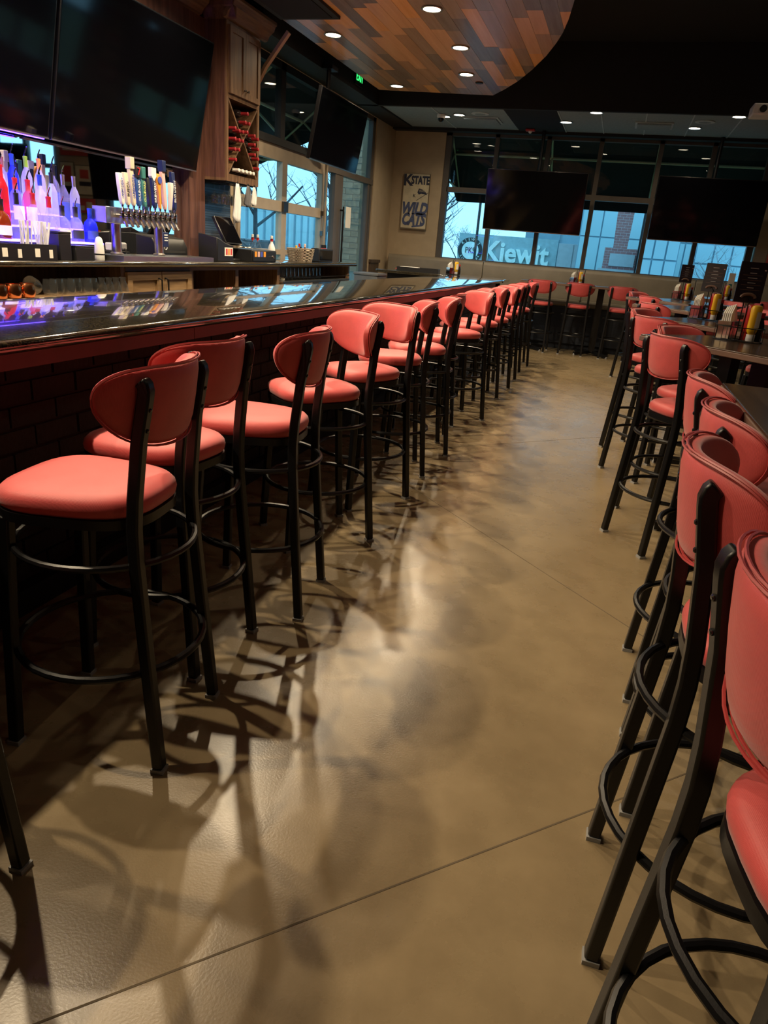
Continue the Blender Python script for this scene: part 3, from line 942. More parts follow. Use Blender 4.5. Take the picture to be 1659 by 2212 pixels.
tag(MB().box(WX0, 2.0, CB + 0.02, WX0 + 0.012, 6.41, 1.95).build('mirror', 'mirror', world=True, smooth=False), 'wide mirror behind the bottles and taps on the back bar wall', 'mirror')
MB().box(WX0, 2.0, 1.95, WX0 + 0.02, 6.42, 2.95).build('panel', 'black_paint', os_, world=True, smooth=False)

# wine cabinet
wc = thing('wine_cabinet', 'tall oak wall cabinet with two doors and a crossed wine rack below', 'cabinet', (-3.93, 7.02, 1.88))
A0, A1 = 6.70, 7.36
XF = -3.76
MB().box(WX0, A0, 1.90, XF - 0.02, A0 + 0.02, 3.22).build('side_panel', 'oak_red', wc, world=True, smooth=False)
MB().box(WX0, A1 - 0.02, 1.90, XF - 0.02, A1, 3.22).build('side_panel', 'oak', wc, world=True, smooth=False)
MB().box(WX0, A0, 1.875, XF, A1, 1.90).build('bottom', 'oak', wc, world=True, smooth=False)
MB().box(WX0, A0 + 0.02, 1.90, WX0 + 0.02, A1 - 0.02, 3.22).build('back_panel', 'black_paint', wc, world=True, smooth=False)
MB().box(WX0, A0 + 0.02, 2.60, XF - 0.02, A1 - 0.02, 2.62).build('shelf', 'oak', wc, world=True, smooth=False)
for b in ((A0, 1.90, A0 + 0.035, 3.22), (A1 - 0.035, 1.90, A1, 3.22), (A0 + 0.035, 1.90, A1 - 0.035, 1.94), (A0 + 0.035, 2.585, A1 - 0.035, 2.63), (A0 + 0.035, 3.16, A1 - 0.035, 3.22)):
    MB().box(XF - 0.02, b[0], b[1], XF, b[2], b[3]).build('face_frame', 'oak', wc, world=True, smooth=False)
for y0, y1, hy in ((A0 + 0.03, 7.028, 7.0), (7.032, A1 - 0.03, 7.06)):
    d = MB().box(XF, y0, 2.625, XF + 0.014, y1, 3.17).build('door', 'oak', wc, world=True, smooth=False)
    r = 0.05
    for b in ((y0, 2.625, y0 + r, 3.17), (y1 - r, 2.625, y1, 3.17), (y0 + r, 3.12, y1 - r, 3.17), (y0 + r, 2.625, y1 - r, 2.675)):
        MB().box(XF + 0.014, b[0], b[1], XF + 0.024, b[2], b[3]).build('door_rail', 'oak', d, world=True, smooth=False)
    MB().lathe([(0.006, 0), (0.006, 0.012), (0.011, 0.02), (0.006, 0.027)], 10).xf(Matrix.Translation((XF + 0.022, hy, 2.69)) @ Matrix.Rotation(R(90), 4, 'Y')).build('knob', 'bolt_steel', d, world=True)
def xboard(p, q):
    dy, dz = q[0] - p[0], q[1] - p[1]
    L = math.hypot(dy, dz); n = (-dz / L * 0.009, dy / L * 0.009)
    x0, x1 = WX0 + 0.02, XF - 0.004
    pts = [(p[0] + n[0], p[1] + n[1]), (q[0] + n[0], q[1] + n[1]), (q[0] - n[0], q[1] - n[1]), (p[0] - n[0], p[1] - n[1])]
    MB().rings([[(x0, a, b) for a, b in pts], [(x1, a, b) for a, b in pts]]).build('cross_board', 'oak', wc, world=True, smooth=False)
ya_, yb_, za_, zb_ = A0 + 0.04, A1 - 0.04, 1.945, 2.58
ym, zm = (ya_ + yb_) / 2, (za_ + zb_) / 2
xboard((ya_, zb_), (ym - 0.008, zm)); xboard((ym + 0.008, zm), (yb_, za_)); xboard((ya_, za_), (yb_, zb_))
crown(wc, XF, A0 - 0.06, A1 + 0.1, 3.2)
prof = [(0, 0), (0.03, 0.01), (0.05, 0.05), (0.10, 0.09), (0.115, 0.13), (0.13, 0.14), (0.13, 0.165), (0, 0.165)]
MB().rings([[(x, A0 - a * 0.7, 3.2 + b) for a, b in prof] for x in (-3.98, XF + 0.1)]).build('crown', 'oak_red', wc, world=True, angle=25)
# wine bottles lying in the rack, necks out
wbp = [(0.0365, 0.0), (0.0375, 0.01), (0.0375, 0.19), (0.03, 0.215), (0.0145, 0.235)]
wine_body = MB().lathe(wbp, 12).mesh('bottle_body', 'wine_glass_dark')
def capsule(m): return MB().lathe([(0.0150, 0.225), (0.0150, 0.30), (0.0165, 0.302), (0.0165, 0.308), (0.013, 0.310)], 12).mesh('capsule', m)
caps = {'red': capsule('red_capsule'), 'white': capsule('paper')}
def wine_bottle(y, z, c, lab):
    t = thing('wine_bottle', lab, 'bottle', (-4.02, y, z), 0, 'wine bottles in the rack')
    link_mesh('bottle_body', wine_body, t, (0, 0, 0), (0, R(90), 0))
    link_mesh('capsule', caps[c], t, (0, 0, 0), (0, R(90), 0))
rowz = [('left', [(6.80, 2.07), (6.785, 2.16), (6.79, 2.25), (6.79, 2.34), (6.865, 2.165), (6.87, 2.25), (6.87, 2.33), (6.94, 2.25), (6.94, 2.33)], 'red'),
        ('right', [(7.27, 2.04), (7.265, 2.13), (7.26, 2.22), (7.255, 2.31), (7.19, 2.16), (7.185, 2.25), (7.18, 2.33)], 'red'),
        ('top', [(7.03, 2.34), (6.99, 2.42), (7.07, 2.42), (7.03, 2.50)], 'red'),
        ('bottom', [(6.86, 1.985), (6.94, 1.985), (7.02, 1.985), (7.10, 1.985), (7.17, 1.985)], 'white')]
ordn = ['lowest', 'second', 'third', 'fourth', 'fifth', 'sixth', 'seventh', 'eighth', 'topmost']
for side, pts, c in rowz:
    pts = sorted(pts, key=lambda p: (round(p[1], 1), p[0])) if side != 'bottom' else pts
    for k, (y, z) in enumerate(pts):
        if side == 'bottom':
            lab = 'white-capped wine bottle at the bottom of the crossed rack, %s from the left' % ('first', 'second', 'third', 'fourth', 'fifth')[k]
        else:
            lab = 'red-capped wine bottle in the %s bay of the rack, %s counting upward' % (side, ordn[k].replace('lowest', 'first').replace('topmost', 'ninth'))
        wine_bottle(y, z, c, lab)
# mosaic splashback and stemware under the cabinet
struct(MB().box(WX0, 6.70, CB, WX0 + 0.012, 7.36, 1.875).build('wall_splashback', 'mosaic', world=True, smooth=False))
gr = thing('glass_rack', 'black metal rack for hanging wine glasses under the oak cabinet', 'rack', (-3.93, 7.0, 1.86))
for y in [6.76 + 0.10 * k for k in range(6)]:
    MB().tube([(-4.05, y, 1.868), (-3.79, y, 1.868)], 0.005, 6).build('rail', 'black_metal', gr, world=True)
MB().box(-3.80, 6.73, 1.862, -3.785, 7.3, 1.875).build('cross_bar', 'black_metal', gr, world=True)
sg = MB().lathe([(0.032, 0), (0.032, -0.003), (0.005, -0.008), (0.004, -0.085), (0.012, -0.095), (0.032, -0.115), (0.037, -0.14), (0.034, -0.175), (0.031, -0.195), (0.0295, -0.195), (0.033, -0.172), (0.035, -0.14), (0.03, -0.118), (0.0, -0.1)], 14, cap=False).mesh('wine_glass', 'glassware')
for i in range(5):
    for j in range(2):
        o = link_mesh('wine_glass', sg, None, (-3.85 - 0.11 * j, 6.81 + 0.10 * i, 1.876 - 0.012))
        tag(o, 'stemmed wine glass hanging under the oak cabinet, %s of the %s row' % (('first', 'second', 'third', 'fourth', 'fifth')[i], 'front' if j == 0 else 'back'), 'glass', 'hanging wine glasses')

# ---------------------------------------------------------------- televisions
def tv(label, loc, w, h, rz, tilt, mount=None, group='wall televisions'):
    """screen faces local -Y; tilt leans the top forward; origin at the middle of the back mount"""
    t = thing('television', label, 'television', loc, R(rz), group)
    M = Matrix.Rotation(R(tilt), 4, 'X')
    MB().box(-w / 2, -0.02, -h / 2, w / 2, 0.025, h / 2).xf(M).build('cabinet', 'screen_bezel', t, bevel=0.004)
    MB().box(-w / 2 + 0.012, -0.0225, -h / 2 + 0.018, w / 2 - 0.012, -0.020, h / 2 - 0.012).xf(M).build('screen', 'screen', t, smooth=False)
    MB().box(-w / 2, -0.024, -h / 2, w / 2, -0.019, -h / 2 + 0.010).xf(M).build('lower_trim', 'brushed_steel', t, smooth=False)
    MB().box(-w * 0.28, 0.025, -h * 0.3, w * 0.28, 0.06, h * 0.25).xf(M).build('rear_housing', 'black_plastic', t)
    MB().box(-0.2, 0.06, -0.15, 0.2, 0.085, 0.15).xf(M).build('bracket', 'black_metal', t)
    if mount == 'ceiling':
        MB().tube([(0, 0.10, 0), (0, 0.10, 4.1 - loc[2] if mount == 'high' else 3.31 - loc[2])], 0.028, 10).build('pole', 'black_metal', t)
        MB().box(-0.09, 0.06, -0.1, 0.09, 0.13, 0.1).build('mount_block', 'black_metal', t)
    return t
# two over the back bar, tilted down (screen faces +X)
tv('large black television over the back bar, right one of the pair', (-3.87, 5.53, 2.44), 1.88, 1.06, 90, 11)
tv('large black television over the back bar, left one cut by the picture edge', (-3.87, 3.62, 2.44), 1.88, 1.06, 90, 11)
tv('black television hanging in front of the left clerestory windows', (-3.53, 9.02, 2.63), 1.56, 0.74, 90, 10)
tv('black television hanging before the rear windows, left of the aisle', (-1.53, 12.72, 2.26), 1.60, 0.92, 0, 6, 'ceiling')
tv('black television hanging before the rear windows at the right', (1.12, 12.72, 2.28), 1.60, 0.92, 0, 6, 'ceiling')
tv('black television on the rear wall beyond the right picture edge', (4.3, 12.9, 2.3), 1.60, 0.92, 0, 6)
ft = thing('television_mount', 'black ceiling mount holding the television by the left windows', 'mount', (-3.58, 9.02, 2.64))
MB().tube([(-0.03, 0, 0.0), (-0.12, 0, 0.10), (-0.12, 0, 0.68)], 0.028, 8).build('pole', 'black_metal', ft)
MB().box(-0.2, -0.1, 0.66, -0.04, 0.1, 0.70).build('plate', 'black_metal', ft)
# violet LED strip under the televisions
ls = thing('led_strip', 'violet LED strip light under the televisions above the bottles', 'light', (-3.96, 3.6, 1.915))
MB().box(-0.012, -0.95, 0, 0.012, 0.93, 0.008).build('channel', 'bolt_steel', ls)
MB().box(-0.009, -0.94, -0.005, 0.009, 0.92, 0.0).build('diffuser', 'led_violet', ls, smooth=False)

# ---------------------------------------------------------------- lit bottle shelf and bottles
sh = thing('bottle_shelf', 'stepped black bottle shelf with glowing violet treads on the back bar', 'shelf', (-3.85, 4.0, CB))
TIERS = [(-3.68, 1.262), (-3.80, 1.345), (-3.93, 1.43)]
for k, (x, z) in enumerate(TIERS):
    x1 = x + 0.065; x0 = x - 0.06 if k < 2 else -4.085
    MB().box(x0, 3.45, CB, x1, 4.66, z - 0.012).build('step', 'black_plastic', sh, world=True, smooth=False)
    MB().box(x0, 3.455, z - 0.012, x1 - 0.004, 4.655, z).build('lit_tread', 'led_violet', sh, world=True, smooth=False)

def lathe_mesh(name, prof, m, n=16, sy=1.0): return MB().lathe(prof, n, sy=sy).mesh(name, m)
BK = {
 'frost': ([(0.036, 0), (0.038, 0.006), (0.038, 0.19), (0.030, 0.215), (0.0145, 0.24), (0.0135, 0.31)], 0.31),
 'round': ([(0.040, 0), (0.043, 0.008), (0.043, 0.15), (0.033, 0.19), (0.016, 0.215), (0.0145, 0.27)], 0.27),
 'squat': ([(0.046, 0), (0.050, 0.01), (0.050, 0.10), (0.040, 0.135), (0.017, 0.16), (0.0155, 0.215)], 0.215),
 'tall': ([(0.033, 0), (0.035, 0.006), (0.034, 0.22), (0.024, 0.25), (0.013, 0.275), (0.0125, 0.335)], 0.335),
 'bell': ([(0.052, 0), (0.054, 0.01), (0.046, 0.08), (0.030, 0.15), (0.015, 0.20), (0.0145, 0.26)], 0.26),
}
_bm = {}
mat('cap_black', (0.015, 0.015, 0.017), 0.35); mat('cap_red', (0.55, 0.02, 0.03), 0.35); mat('cap_silver', (0.6, 0.6, 0.62), 0.25, 0.9)
mat('cap_green', (0.25, 0.45, 0.05), 0.4); mat('cap_blue', (0.02, 0.06, 0.5), 0.35); mat('cap_orange', (0.75, 0.28, 0.08), 0.4); mat('cap_peach', (0.75, 0.5, 0.4), 0.4)
mat('label_white', (0.75, 0.75, 0.78), 0.6); mat('label_black', (0.03, 0.03, 0.035), 0.6); mat('label_red', (0.55, 0.04, 0.06), 0.6); mat('label_blue', (0.05, 0.08, 0.4), 0.6)
def bottle(y, tier, kind, m, cap, lab, label=None, pour=True, dx=0.0):
    prof, H = BK[kind]
    x, z = TIERS[tier]
    t = thing('liquor_bottle', lab, 'bottle', (x + dx, y, z), 0, 'liquor bottles on the lit shelf')
    if (kind, m) not in _bm: _bm[(kind, m)] = lathe_mesh('bottle_body', prof, m)
    link_mesh('bottle_body', _bm[(kind, m)], t)
    key = ('cap', cap, kind)
    rn = prof[-1][0]
    if key not in _bm:
        _bm[key] = lathe_mesh('neck_wrap', [(rn + 0.001, H - 0.055), (rn + 0.001, H - 0.004), (rn + 0.0025, H), (rn + 0.0025, H + 0.012), (0.006, H + 0.014)], cap, 12)
        _bm[('pour', kind)] = MB().tube([(0, 0, H + 0.012), (0, 0, H + 0.03), (0.006, 0, H + 0.045), (0.02, 0, H + 0.07)], 0.005, 6, rad=[0.008, 0.005, 0.0045, 0.0035]).mesh('pour_spout', 'chrome')
    link_mesh('neck_wrap', _bm[key], t)
    if pour: link_mesh('pour_spout', _bm[('pour', kind)], t)
    if label:
        key = ('lab', label, kind)
        if key not in _bm:
            r = prof[2][0] + 0.0012; z0, z1 = prof[2][1] * 0.22, prof[2][1] * 0.78
            n = 9
            ring = lambda zz: [(r * math.cos(R(-75 + 150 * i / n)), r * math.sin(R(-75 + 150 * i / n)), zz) for i in range(n + 1)]
            _bm[key] = MB().rings([ring(z0), ring(z1)], False, False).mesh('label', label)
        link_mesh('label', _bm[key], t)
    return t
bottle(4.60, 0, 'squat', 'bottle_blue', 'cap_blue', 'dark blue squat bottle at the right end of the lit shelf', 'label_blue', False)
bottle(4.45, 0, 'squat', 'bottle_clear', 'cap_black', 'clear squat bottle with a boxed label, second from the right end of the front step', 'label_black', True)
bottle(4.32, 0, 'squat', 'bottle_clear', 'cap_black', 'clear squat bottle with a pale label on the front step', 'label_white', True)
bottle(4.20, 0, 'bell', 'bottle_clear', 'cap_red', 'clear bell-shaped bottle with a red cap on the front step', None, True)
bottle(4.06, 0, 'round', 'bottle_clear', 'cap_red', 'clear round bottle behind the right bunch of straws', 'label_white', True)
bottle(3.92, 0, 'bell', 'bottle_clear', 'cap_black', 'clear bell-shaped bottle behind the left bunch of straws', None, True)
bottle(3.79, 0, 'squat', 'bottle_amber', 'cap_black', 'squat amber liquor bottle at the left end of the front step', 'label_white', True)
bottle(3.66, 0, 'squat', 'bottle_clear', 'cap_black', 'clear squat bottle cut by the left picture edge on the front step', 'label_white', True)
bottle(4.60, 1, 'tall', 'bottle_frost', 'cap_silver', 'tall pale flat bottle with a round emblem at the right of the middle step', 'label_blue', False)
bottle(4.49, 1, 'tall', 'bottle_clear', 'cap_silver', 'tall clear bottle with a silver neck on the middle step', 'label_blue', True)
bottle(4.38, 1, 'tall', 'bottle_frost', 'cap_black', 'tall frosted bottle with a long plain neck on the middle step', None, True)
bottle(4.27, 1, 'frost', 'bottle_frost', 'cap_blue', 'frosted bottle with a blue neck wrap on the middle step', None, True)
bottle(4.16, 1, 'round', 'bottle_pink', 'cap_red', 'pink bottle with a bright red neck wrap on the middle step', 'label_white', True)
bottle(4.05, 1, 'round', 'bottle_clear', 'cap_red', 'clear bottle with a dark red neck wrap beside the pink one', 'label_white', True)
bottle(3.94, 1, 'tall', 'bottle_red', 'cap_red', 'tall red liquor bottle with a red neck wrap on the middle step', None, True)
bottle(3.83, 1, 'round', 'bottle_clear', 'cap_peach', 'clear bottle with a peach neck wrap on the middle step', 'label_white', True)
bottle(3.71, 1, 'frost', 'bottle_frost', 'cap_silver', 'pale frosted bottle with dark lettering at the left of the middle step', 'label_white', True)
bottle(4.55, 2, 'frost', 'bottle_clear', 'cap_black', 'clear bottle with a black neck at the right of the top step', 'label_blue', True)
bottle(4.42, 2, 'tall', 'bottle_frost', 'cap_orange', 'tall frosted bottle with an orange top on the top step', None, True)
bottle(4.30, 2, 'tall', 'bottle_frost', 'cap_green', 'tall frosted bottle with a green neck wrap on the top step', None, True)
bottle(4.18, 2, 'tall', 'bottle_blue', 'cap_blue', 'tall blue bottle on the top step', None, True)
bottle(4.06, 2, 'frost', 'bottle_frost', 'cap_silver', 'frosted bottle with a silver cap on the top step', 'label_blue', True)
bottle(3.93, 2, 'tall', 'bottle_clear', 'cap_black', 'tall clear bottle with a black cap on the top step', 'label_white', True)
bottle(3.80, 2, 'frost', 'bottle_frost', 'cap_black', 'frosted bottle at the left picture edge on the top step', None, True)

# ---------------------------------------------------------------- tap tower
tt = thing('tap_tower', 'brushed steel beer tap tower on two legs with a row of taps', 'taps', (-3.62, 5.1, CB))
TX = -3.61
MB().box(TX - 0.065, 4.62, 1.405, TX + 0.055, 5.52, 1.515).build('beam', 'brushed_steel', tt, world=True, bevel=0.004)
for y in (4.79, 5.33):
    MB().lathe([(0.05, CB + 0.035), (0.05, CB + 0.045), (0.036, CB + 0.055), (0.036, 1.40), (0.045, 1.405)], 18, (TX, y, 0)).build('leg', 'brushed_steel', tt, world=True)
tr = thing('drip_tray', 'shallow steel drip tray on the back counter below the taps', 'tray', (-3.6, 5.25, CB))
MB().box(-3.74, 4.68, CB, -3.47, 5.95, CB + 0.012).build('pan', 'brushed_steel', tr, world=True)
for b in ((-3.74, 4.68, -3.73, 5.95), (-3.48, 4.68, -3.47, 5.95), (-3.73, 4.68, -3.48, 4.69), (-3.73, 5.94, -3.48, 5.95)):
    MB().box(b[0], b[1], CB + 0.012, b[2], b[3], CB + 0.035).build('rim', 'brushed_steel', tr, world=True)
faucet = MB()
faucet.tube([(0.0, 0, 0), (0.05, 0, 0)], 0.016, 10).tube([(0.05, 0, 0.03), (0.05, 0, -0.01), (0.065, 0, -0.035), (0.085, 0, -0.07)], 0.011, 8).lathe([(0.015, 0.02), (0.017, 0.03), (0.012, 0.045), (0.006, 0.06), (0.006, 0.075)], 10, (0.05, 0, 0))
fm = faucet.mesh('faucet', 'chrome')
for nm_, c in (('h_cream', (0.62, 0.55, 0.42)), ('h_white', (0.70, 0.68, 0.66)), ('h_teal', (0.05, 0.20, 0.19)), ('h_blue', (0.03, 0.09, 0.28)), ('h_black', (0.02, 0.02, 0.025)), ('h_navy', (0.015, 0.025, 0.09)),
               ('h_orange', (0.75, 0.30, 0.03)), ('h_red', (0.60, 0.05, 0.05)), ('h_pink', (0.65, 0.42, 0.40)), ('h_grey', (0.30, 0.32, 0.33)), ('ink', (0.03, 0.03, 0.05)), ('ink_white', (0.80, 0.80, 0.80)), ('ink_yellow', (0.65, 0.65, 0.20))):
    mat(nm_, c, 0.35, vary=0.05)
VERT_X = Matrix(((0, 0, 1), (0, -1, 0), (1, 0, 0))).to_euler()   # lettering that faces +X and reads upward
HL = [  # y, height, width, material, top part material, text, ink, label
 (4.80, 0.25, 0.046, 'h_white', None, 'BUSCH LIGHT', 'label_blue', 'pale tap handle at the left end of the tower with side lettering'),
 (4.885, 0.26, 0.046, 'h_cream', None, 'BUSCH', 'ink', 'cream tap handle with bold black lettering'),
 (4.97, 0.30, 0.044, 'h_cream', 'h_cream', 'HARDCIDER', 'label_blue', 'tall cream tap handle with a square top block'),
 (5.055, 0.24, 0.044, 'h_blue', 'h_teal', 'BOULEVARD', 'ink_white', 'blue tap handle topped with a dark box and a red number'),
 (5.14, 0.24, 0.044, 'h_teal', 'h_teal', 'BOULEVARD', 'ink_yellow', 'teal tap handle with yellowish lettering'),
 (5.225, 0.25, 0.034, 'h_black', None, '', 'ink_white', 'slim black tap handle'),
 (5.31, 0.27, 0.044, 'h_navy', None, 'BREWERY', 'ink_white', 'navy tap handle with a white shield on top'),
 (5.395, 0.30, 0.046, 'h_orange', None, '', 'ink_white', 'orange paddle tap handle with a blue round emblem'),
 (5.48, 0.33, 0.042, 'h_pink', 'h_navy', '', 'h_red', 'tall pinkish tap handle with a navy block on top'),
 (5.555, 0.24, 0.042, 'h_white', None, '', 'h_red', 'white horn-shaped tap handle with red marks'),
 (5.64, 0.34, 0.046, 'h_navy', None, 'BUD LIGHT', 'ink_white', 'tall navy tap handle with white lettering at the right end')]
for k, (y, H, w, m, tm, tx, ink, lab) in enumerate(HL):
    y = 4.74 + 0.0665 * k; H *= 0.84; w *= 0.9
    zb = 1.46
    link_mesh('faucet', fm, tt, (TX + 0.055 + 3.62, y - 5.1, zb - CB))
    base = (TX + 0.105, y, 1.535)
    prof = [(0.30, 0.0), (0.55, 0.03), (0.85, 0.10), (1.0, 0.6), (0.98, 0.96), (0.8, 1.0)]
    if 'paddle' in lab: prof = [(0.30, 0), (0.5, 0.1), (0.65, 0.5), (1.1, 0.72), (1.25, 0.85), (0.9, 0.97), (0.5, 1.0)]
    if 'horn' in lab: prof = [(0.5, 0), (0.65, 0.1), (0.8, 0.5), (1.1, 0.9), (1.0, 1.0)]
    rings = []
    for s, q in prof:
        hw, hd = w / 2 * s, 0.015 * (0.6 + 0.4 * s)
        lx = 0.012 * math.sin(q * 2) if 'horn' in lab else -0.02 * q
        rings.append([(lx + hd, -hw, q * H), (lx + hd, hw, q * H), (lx - hd, hw, q * H), (lx - hd, -hw, q * H)])
    h = MB().rings(rings).build('tap_handle', m, tt, bevel=0.003, loc=(base[0] + 3.62, base[1] - 5.1, base[2] - CB))
    h['label'] = lab
    MB().cyl((0, 0, -0.012), (0, 0, 0.01), 0.009, 10).build('ferrule', 'chrome', h)
    if tm:
        MB().box(-0.045, -w * 0.55, H - 0.005, 0.006, w * 0.55, H + 0.075).build('top_block', 'h_black' if 'number' in lab else tm, h, bevel=0.004)
    if 'number' in lab:
        text('7', 0.075, 'h_red', h, (0.009, 0, H + 0.035), FACE_X, depth=0.002)
    if 'shield' in lab:
        MB().rings([[(x, y_, z_) for y_, z_ in ((-0.03, H + 0.06), (0.03, H + 0.06), (0.03, H + 0.0), (0, H - 0.035), (-0.03, H))] for x in (-0.03, 0.0)]).build('shield', 'ink_white', h, smooth=False)
    if 'emblem' in lab:
        MB().lathe([(0.026, 0), (0.026, 0.004)], 18).xf(Matrix.Translation((0.004, 0, H * 0.82)) @ Matrix.Rotation(R(90), 4, 'Y')).build('emblem', 'label_blue', h)
    if tx:
        sz = min(0.032, H * 0.82 / (len(tx) * 0.62))
        sz = max(sz, 0.024)
        text(tx, sz, ink, h, (0.009, 0.0, H * 0.50), VERT_X, depth=0.0015, xs=min(1.0, H * 0.82 / (len(tx) * 0.66 * sz)))

# ---------------------------------------------------------------- small things on the back bar
# straw caddies
def straw_caddy(y, lab, n, h):
    t = thing('straw_caddy', lab, 'organizer', (-3.52, y, CB), 0, 'straw caddies')
    w = 0.13
    MB().box(-0.07, -w, 0, 0.06, w, 0.008).build('base', 'black_plastic', t)
    for b in ((-0.07, -w, -0.062, w), (0.052, -w, 0.06, w), (-0.062, -w, 0.052, -w + 0.008), (-0.062, w - 0.008, 0.052, w), (-0.062, -0.004, 0.052, 0.004)):
        MB().box(b[0], b[1], 0.008, b[2], b[3], 0.095).build('wall', 'black_plastic', t)
    MB().box(0.0602, -0.06, 0.02, 0.062, -0.02, 0.07).build('sticker', 'paper', t)
    MB().box(0.0602, 0.06, 0.015, 0.062, 0.09, 0.065).build('sticker', 'paper', t)
    return t
straw_caddy(3.60, 'black plastic bar caddy at the left picture edge holding white straws', 0, 0)
straw_caddy(3.86, 'black plastic bar caddy with paper stickers holding a bunch of white straws', 0, 0)
rs = random.Random(5)
st_mesh = MB().cyl((0, 0, 0), (0, 0, 0.215), 0.0042, 6).mesh('drinking_straw', 'straw_white')
for (cy, n, lab) in ((3.80, 14, 'paper wrapped white straw in the left bunch on the back bar'), (3.93, 20, 'paper wrapped white straw in the right bunch on the back bar')):
    for i in range(n):
        o = link_mesh('drinking_straw', st_mesh, None, (-3.53 + rs.uniform(-0.022, 0.028), cy + rs.uniform(-0.03, 0.03), CB + 0.014), (rs.uniform(-0.12, 0.12), rs.uniform(-0.10, 0.14), 0))
        tag(o, lab, 'straw', 'straws in the bar caddy')
bx = thing('napkin_bin', 'plain black plastic bin right of the straws on the back bar', 'bin', (-3.54, 4.10, CB))
MB().box(-0.06, -0.055, 0, 0.055, 0.055, 0.165).build('body', 'black_plastic', bx, bevel=0.004)
MB().box(-0.062, -0.057, 0.165, 0.057, 0.057, 0.178).build('lid', 'black_plastic', bx, bevel=0.003)
bx = thing('condiment_bin', 'low black plastic box between the straws and the white cone lamp', 'bin', (-3.53, 4.28, CB))
MB().box(-0.055, -0.09, 0, 0.05, 0.09, 0.085).build('body', 'black_plastic', bx, bevel=0.004)
MB().box(-0.057, -0.092, 0.085, 0.052, 0.092, 0.095).build('lid', 'black_plastic', bx, bevel=0.003)
cl = thing('rounded_dispenser', 'small white bullet-shaped device with a dark band beside the tap tower', 'device', (-3.53, 4.49, CB))
MB().lathe([(0.030, 0), (0.033, 0.006), (0.033, 0.035)], 20).build('base', 'white_plastic', cl)
MB().lathe([(0.030, 0.035), (0.030, 0.045)], 20).build('band', 'black_plastic', cl)
MB().lathe([(0.034, 0.045), (0.034, 0.055), (0.031, 0.10), (0.025, 0.135), (0.017, 0.152), (0.006, 0.158)], 20).build('dome', 'white_plastic', cl)
tp = thing('label_gadget', 'small white boxed gadget with a cord on the counter between the tap legs', 'device', (-3.86, 5.12, CB))
MB().box(-0.04, -0.09, 0.05, 0.04, 0.0, 0.11).build('body', 'white_plastic', tp, bevel=0.008)
MB().box(-0.035, 0.0, 0.06, 0.035, 0.09, 0.115).build('head', 'white_plastic', tp, bevel=0.012)
MB().box(-0.05, -0.10, 0.0, 0.05, 0.10, 0.05).build('stand', 'black_plastic', tp, bevel=0.006)
MB().tube([(0.04, 0.05, 0.07), (0.07, 0.03, 0.04), (0.08, -0.03, 0.01), (0.05, -0.09, 0.006)], 0.004, 6).build('cord', 'black_plastic', tp)
hg = thing('hanging_tag', 'dark tap badge with white lines hanging below the tap row', 'badge', (TX + 0.15, 5.2, 1.26))
MB().box(-0.004, -0.035, 0, 0.004, 0.035, 0.11).build('plate', 'h_navy', hg, bevel=0.003)
for z in (0.045, 0.065, 0.085):
    MB().box(0.004, -0.022, z, 0.006, 0.022, z + 0.008).build('print_line', 'ink_white', hg)
MB().ring((0, 0, 0), 0.02, 0.003, 16, 5).xf(Matrix.Rotation(R(90), 4, 'Y')).build('loop', 'white_plastic', hg)
MB().tube([(0, 0, 0.11), (-0.02, 0, 0.16)], 0.002, 5).build('string', 'white_plastic', hg)
bp = thing('receipt_printer', 'black receipt printer behind the right tap leg', 'printer', (-3.86, 5.75, CB))
MB().rings([[(-0.10, y, 0), (0.10, y, 0), (0.10, y, 0.10), (0.06, y, 0.17), (-0.10, y, 0.19)] for y in (-0.24, 0.24)]).build('body', 'black_plastic', bp, bevel=0.008)
MB().box(0.101, -0.22, 0.05, 0.104, 0.20, 0.07).build('slot', 'black_matte', bp)
MB().box(0.07, -0.22, 0.165, 0.08, -0.14, 0.19).build('button', 'red_plastic', bp)

# point of sale
ps = thing('pos_terminal', 'black touch screen till seen from the side, leaning on its stand', 'till', (-3.72, 6.62, CB))
MB().box(-0.11, -0.06, 0, 0.10, 0.10, 0.02).build('foot', 'black_plastic', ps, bevel=0.005)
MB().rings([[(-0.03, y, 0.02), (0.03, y, 0.02), (0.0, y, 0.24), (-0.05, y, 0.24)] for y in (0.0, 0.06)]).build('neck', 'black_plastic', ps)
MB().box(-0.016, -0.16, -0.14, 0.016, 0.16, 0.14).xf(Matrix.Translation((0.0, 0.02, 0.27)) @ Matrix.Rotation(R(-30), 4, 'Y')).build('display', 'screen_bezel', ps, bevel=0.006)
MB().box(0.0162, -0.15, -0.13, 0.018, 0.15, 0.13).xf(Matrix.Translation((0.0, 0.02, 0.27)) @ Matrix.Rotation(R(-30), 4, 'Y')).build('screen', 'screen', ps, smooth=False)
bn = thing('bar_bin', 'curved black container with a bright sticker beside the till', 'bin', (-3.63, 6.27, CB))
MB().rings([[(-0.10, y, 0), (0.10, y, 0), (0.10, y, zz), (-0.10, y, zz + 0.03)] for y, zz in ((-0.15, 0.21), (-0.08, 0.19), (0.0, 0.165), (0.08, 0.15), (0.15, 0.145))]).build('body', 'black_plastic', bn, bevel=0.008)
sk = MB().box(0.101, -0.02, 0.05, 0.103, 0.13, 0.125).build('sticker', 'paper', bn)
for a, m in ((0.0, 'h_red'), (0.04, 'h_orange'), (0.085, 'h_red')):
    MB().box(0.103, a, 0.06, 0.104, a + 0.03, 0.115).build('print_patch', m, sk)
cd = thing('cash_drawer', 'black cash drawer with four coloured stickers and a silver lock', 'drawer', (-3.68, 7.0, CB))
MB().box(-0.2, -0.24, 0.0, 0.17, 0.30, 0.115).build('body', 'black_plastic', cd, bevel=0.006)
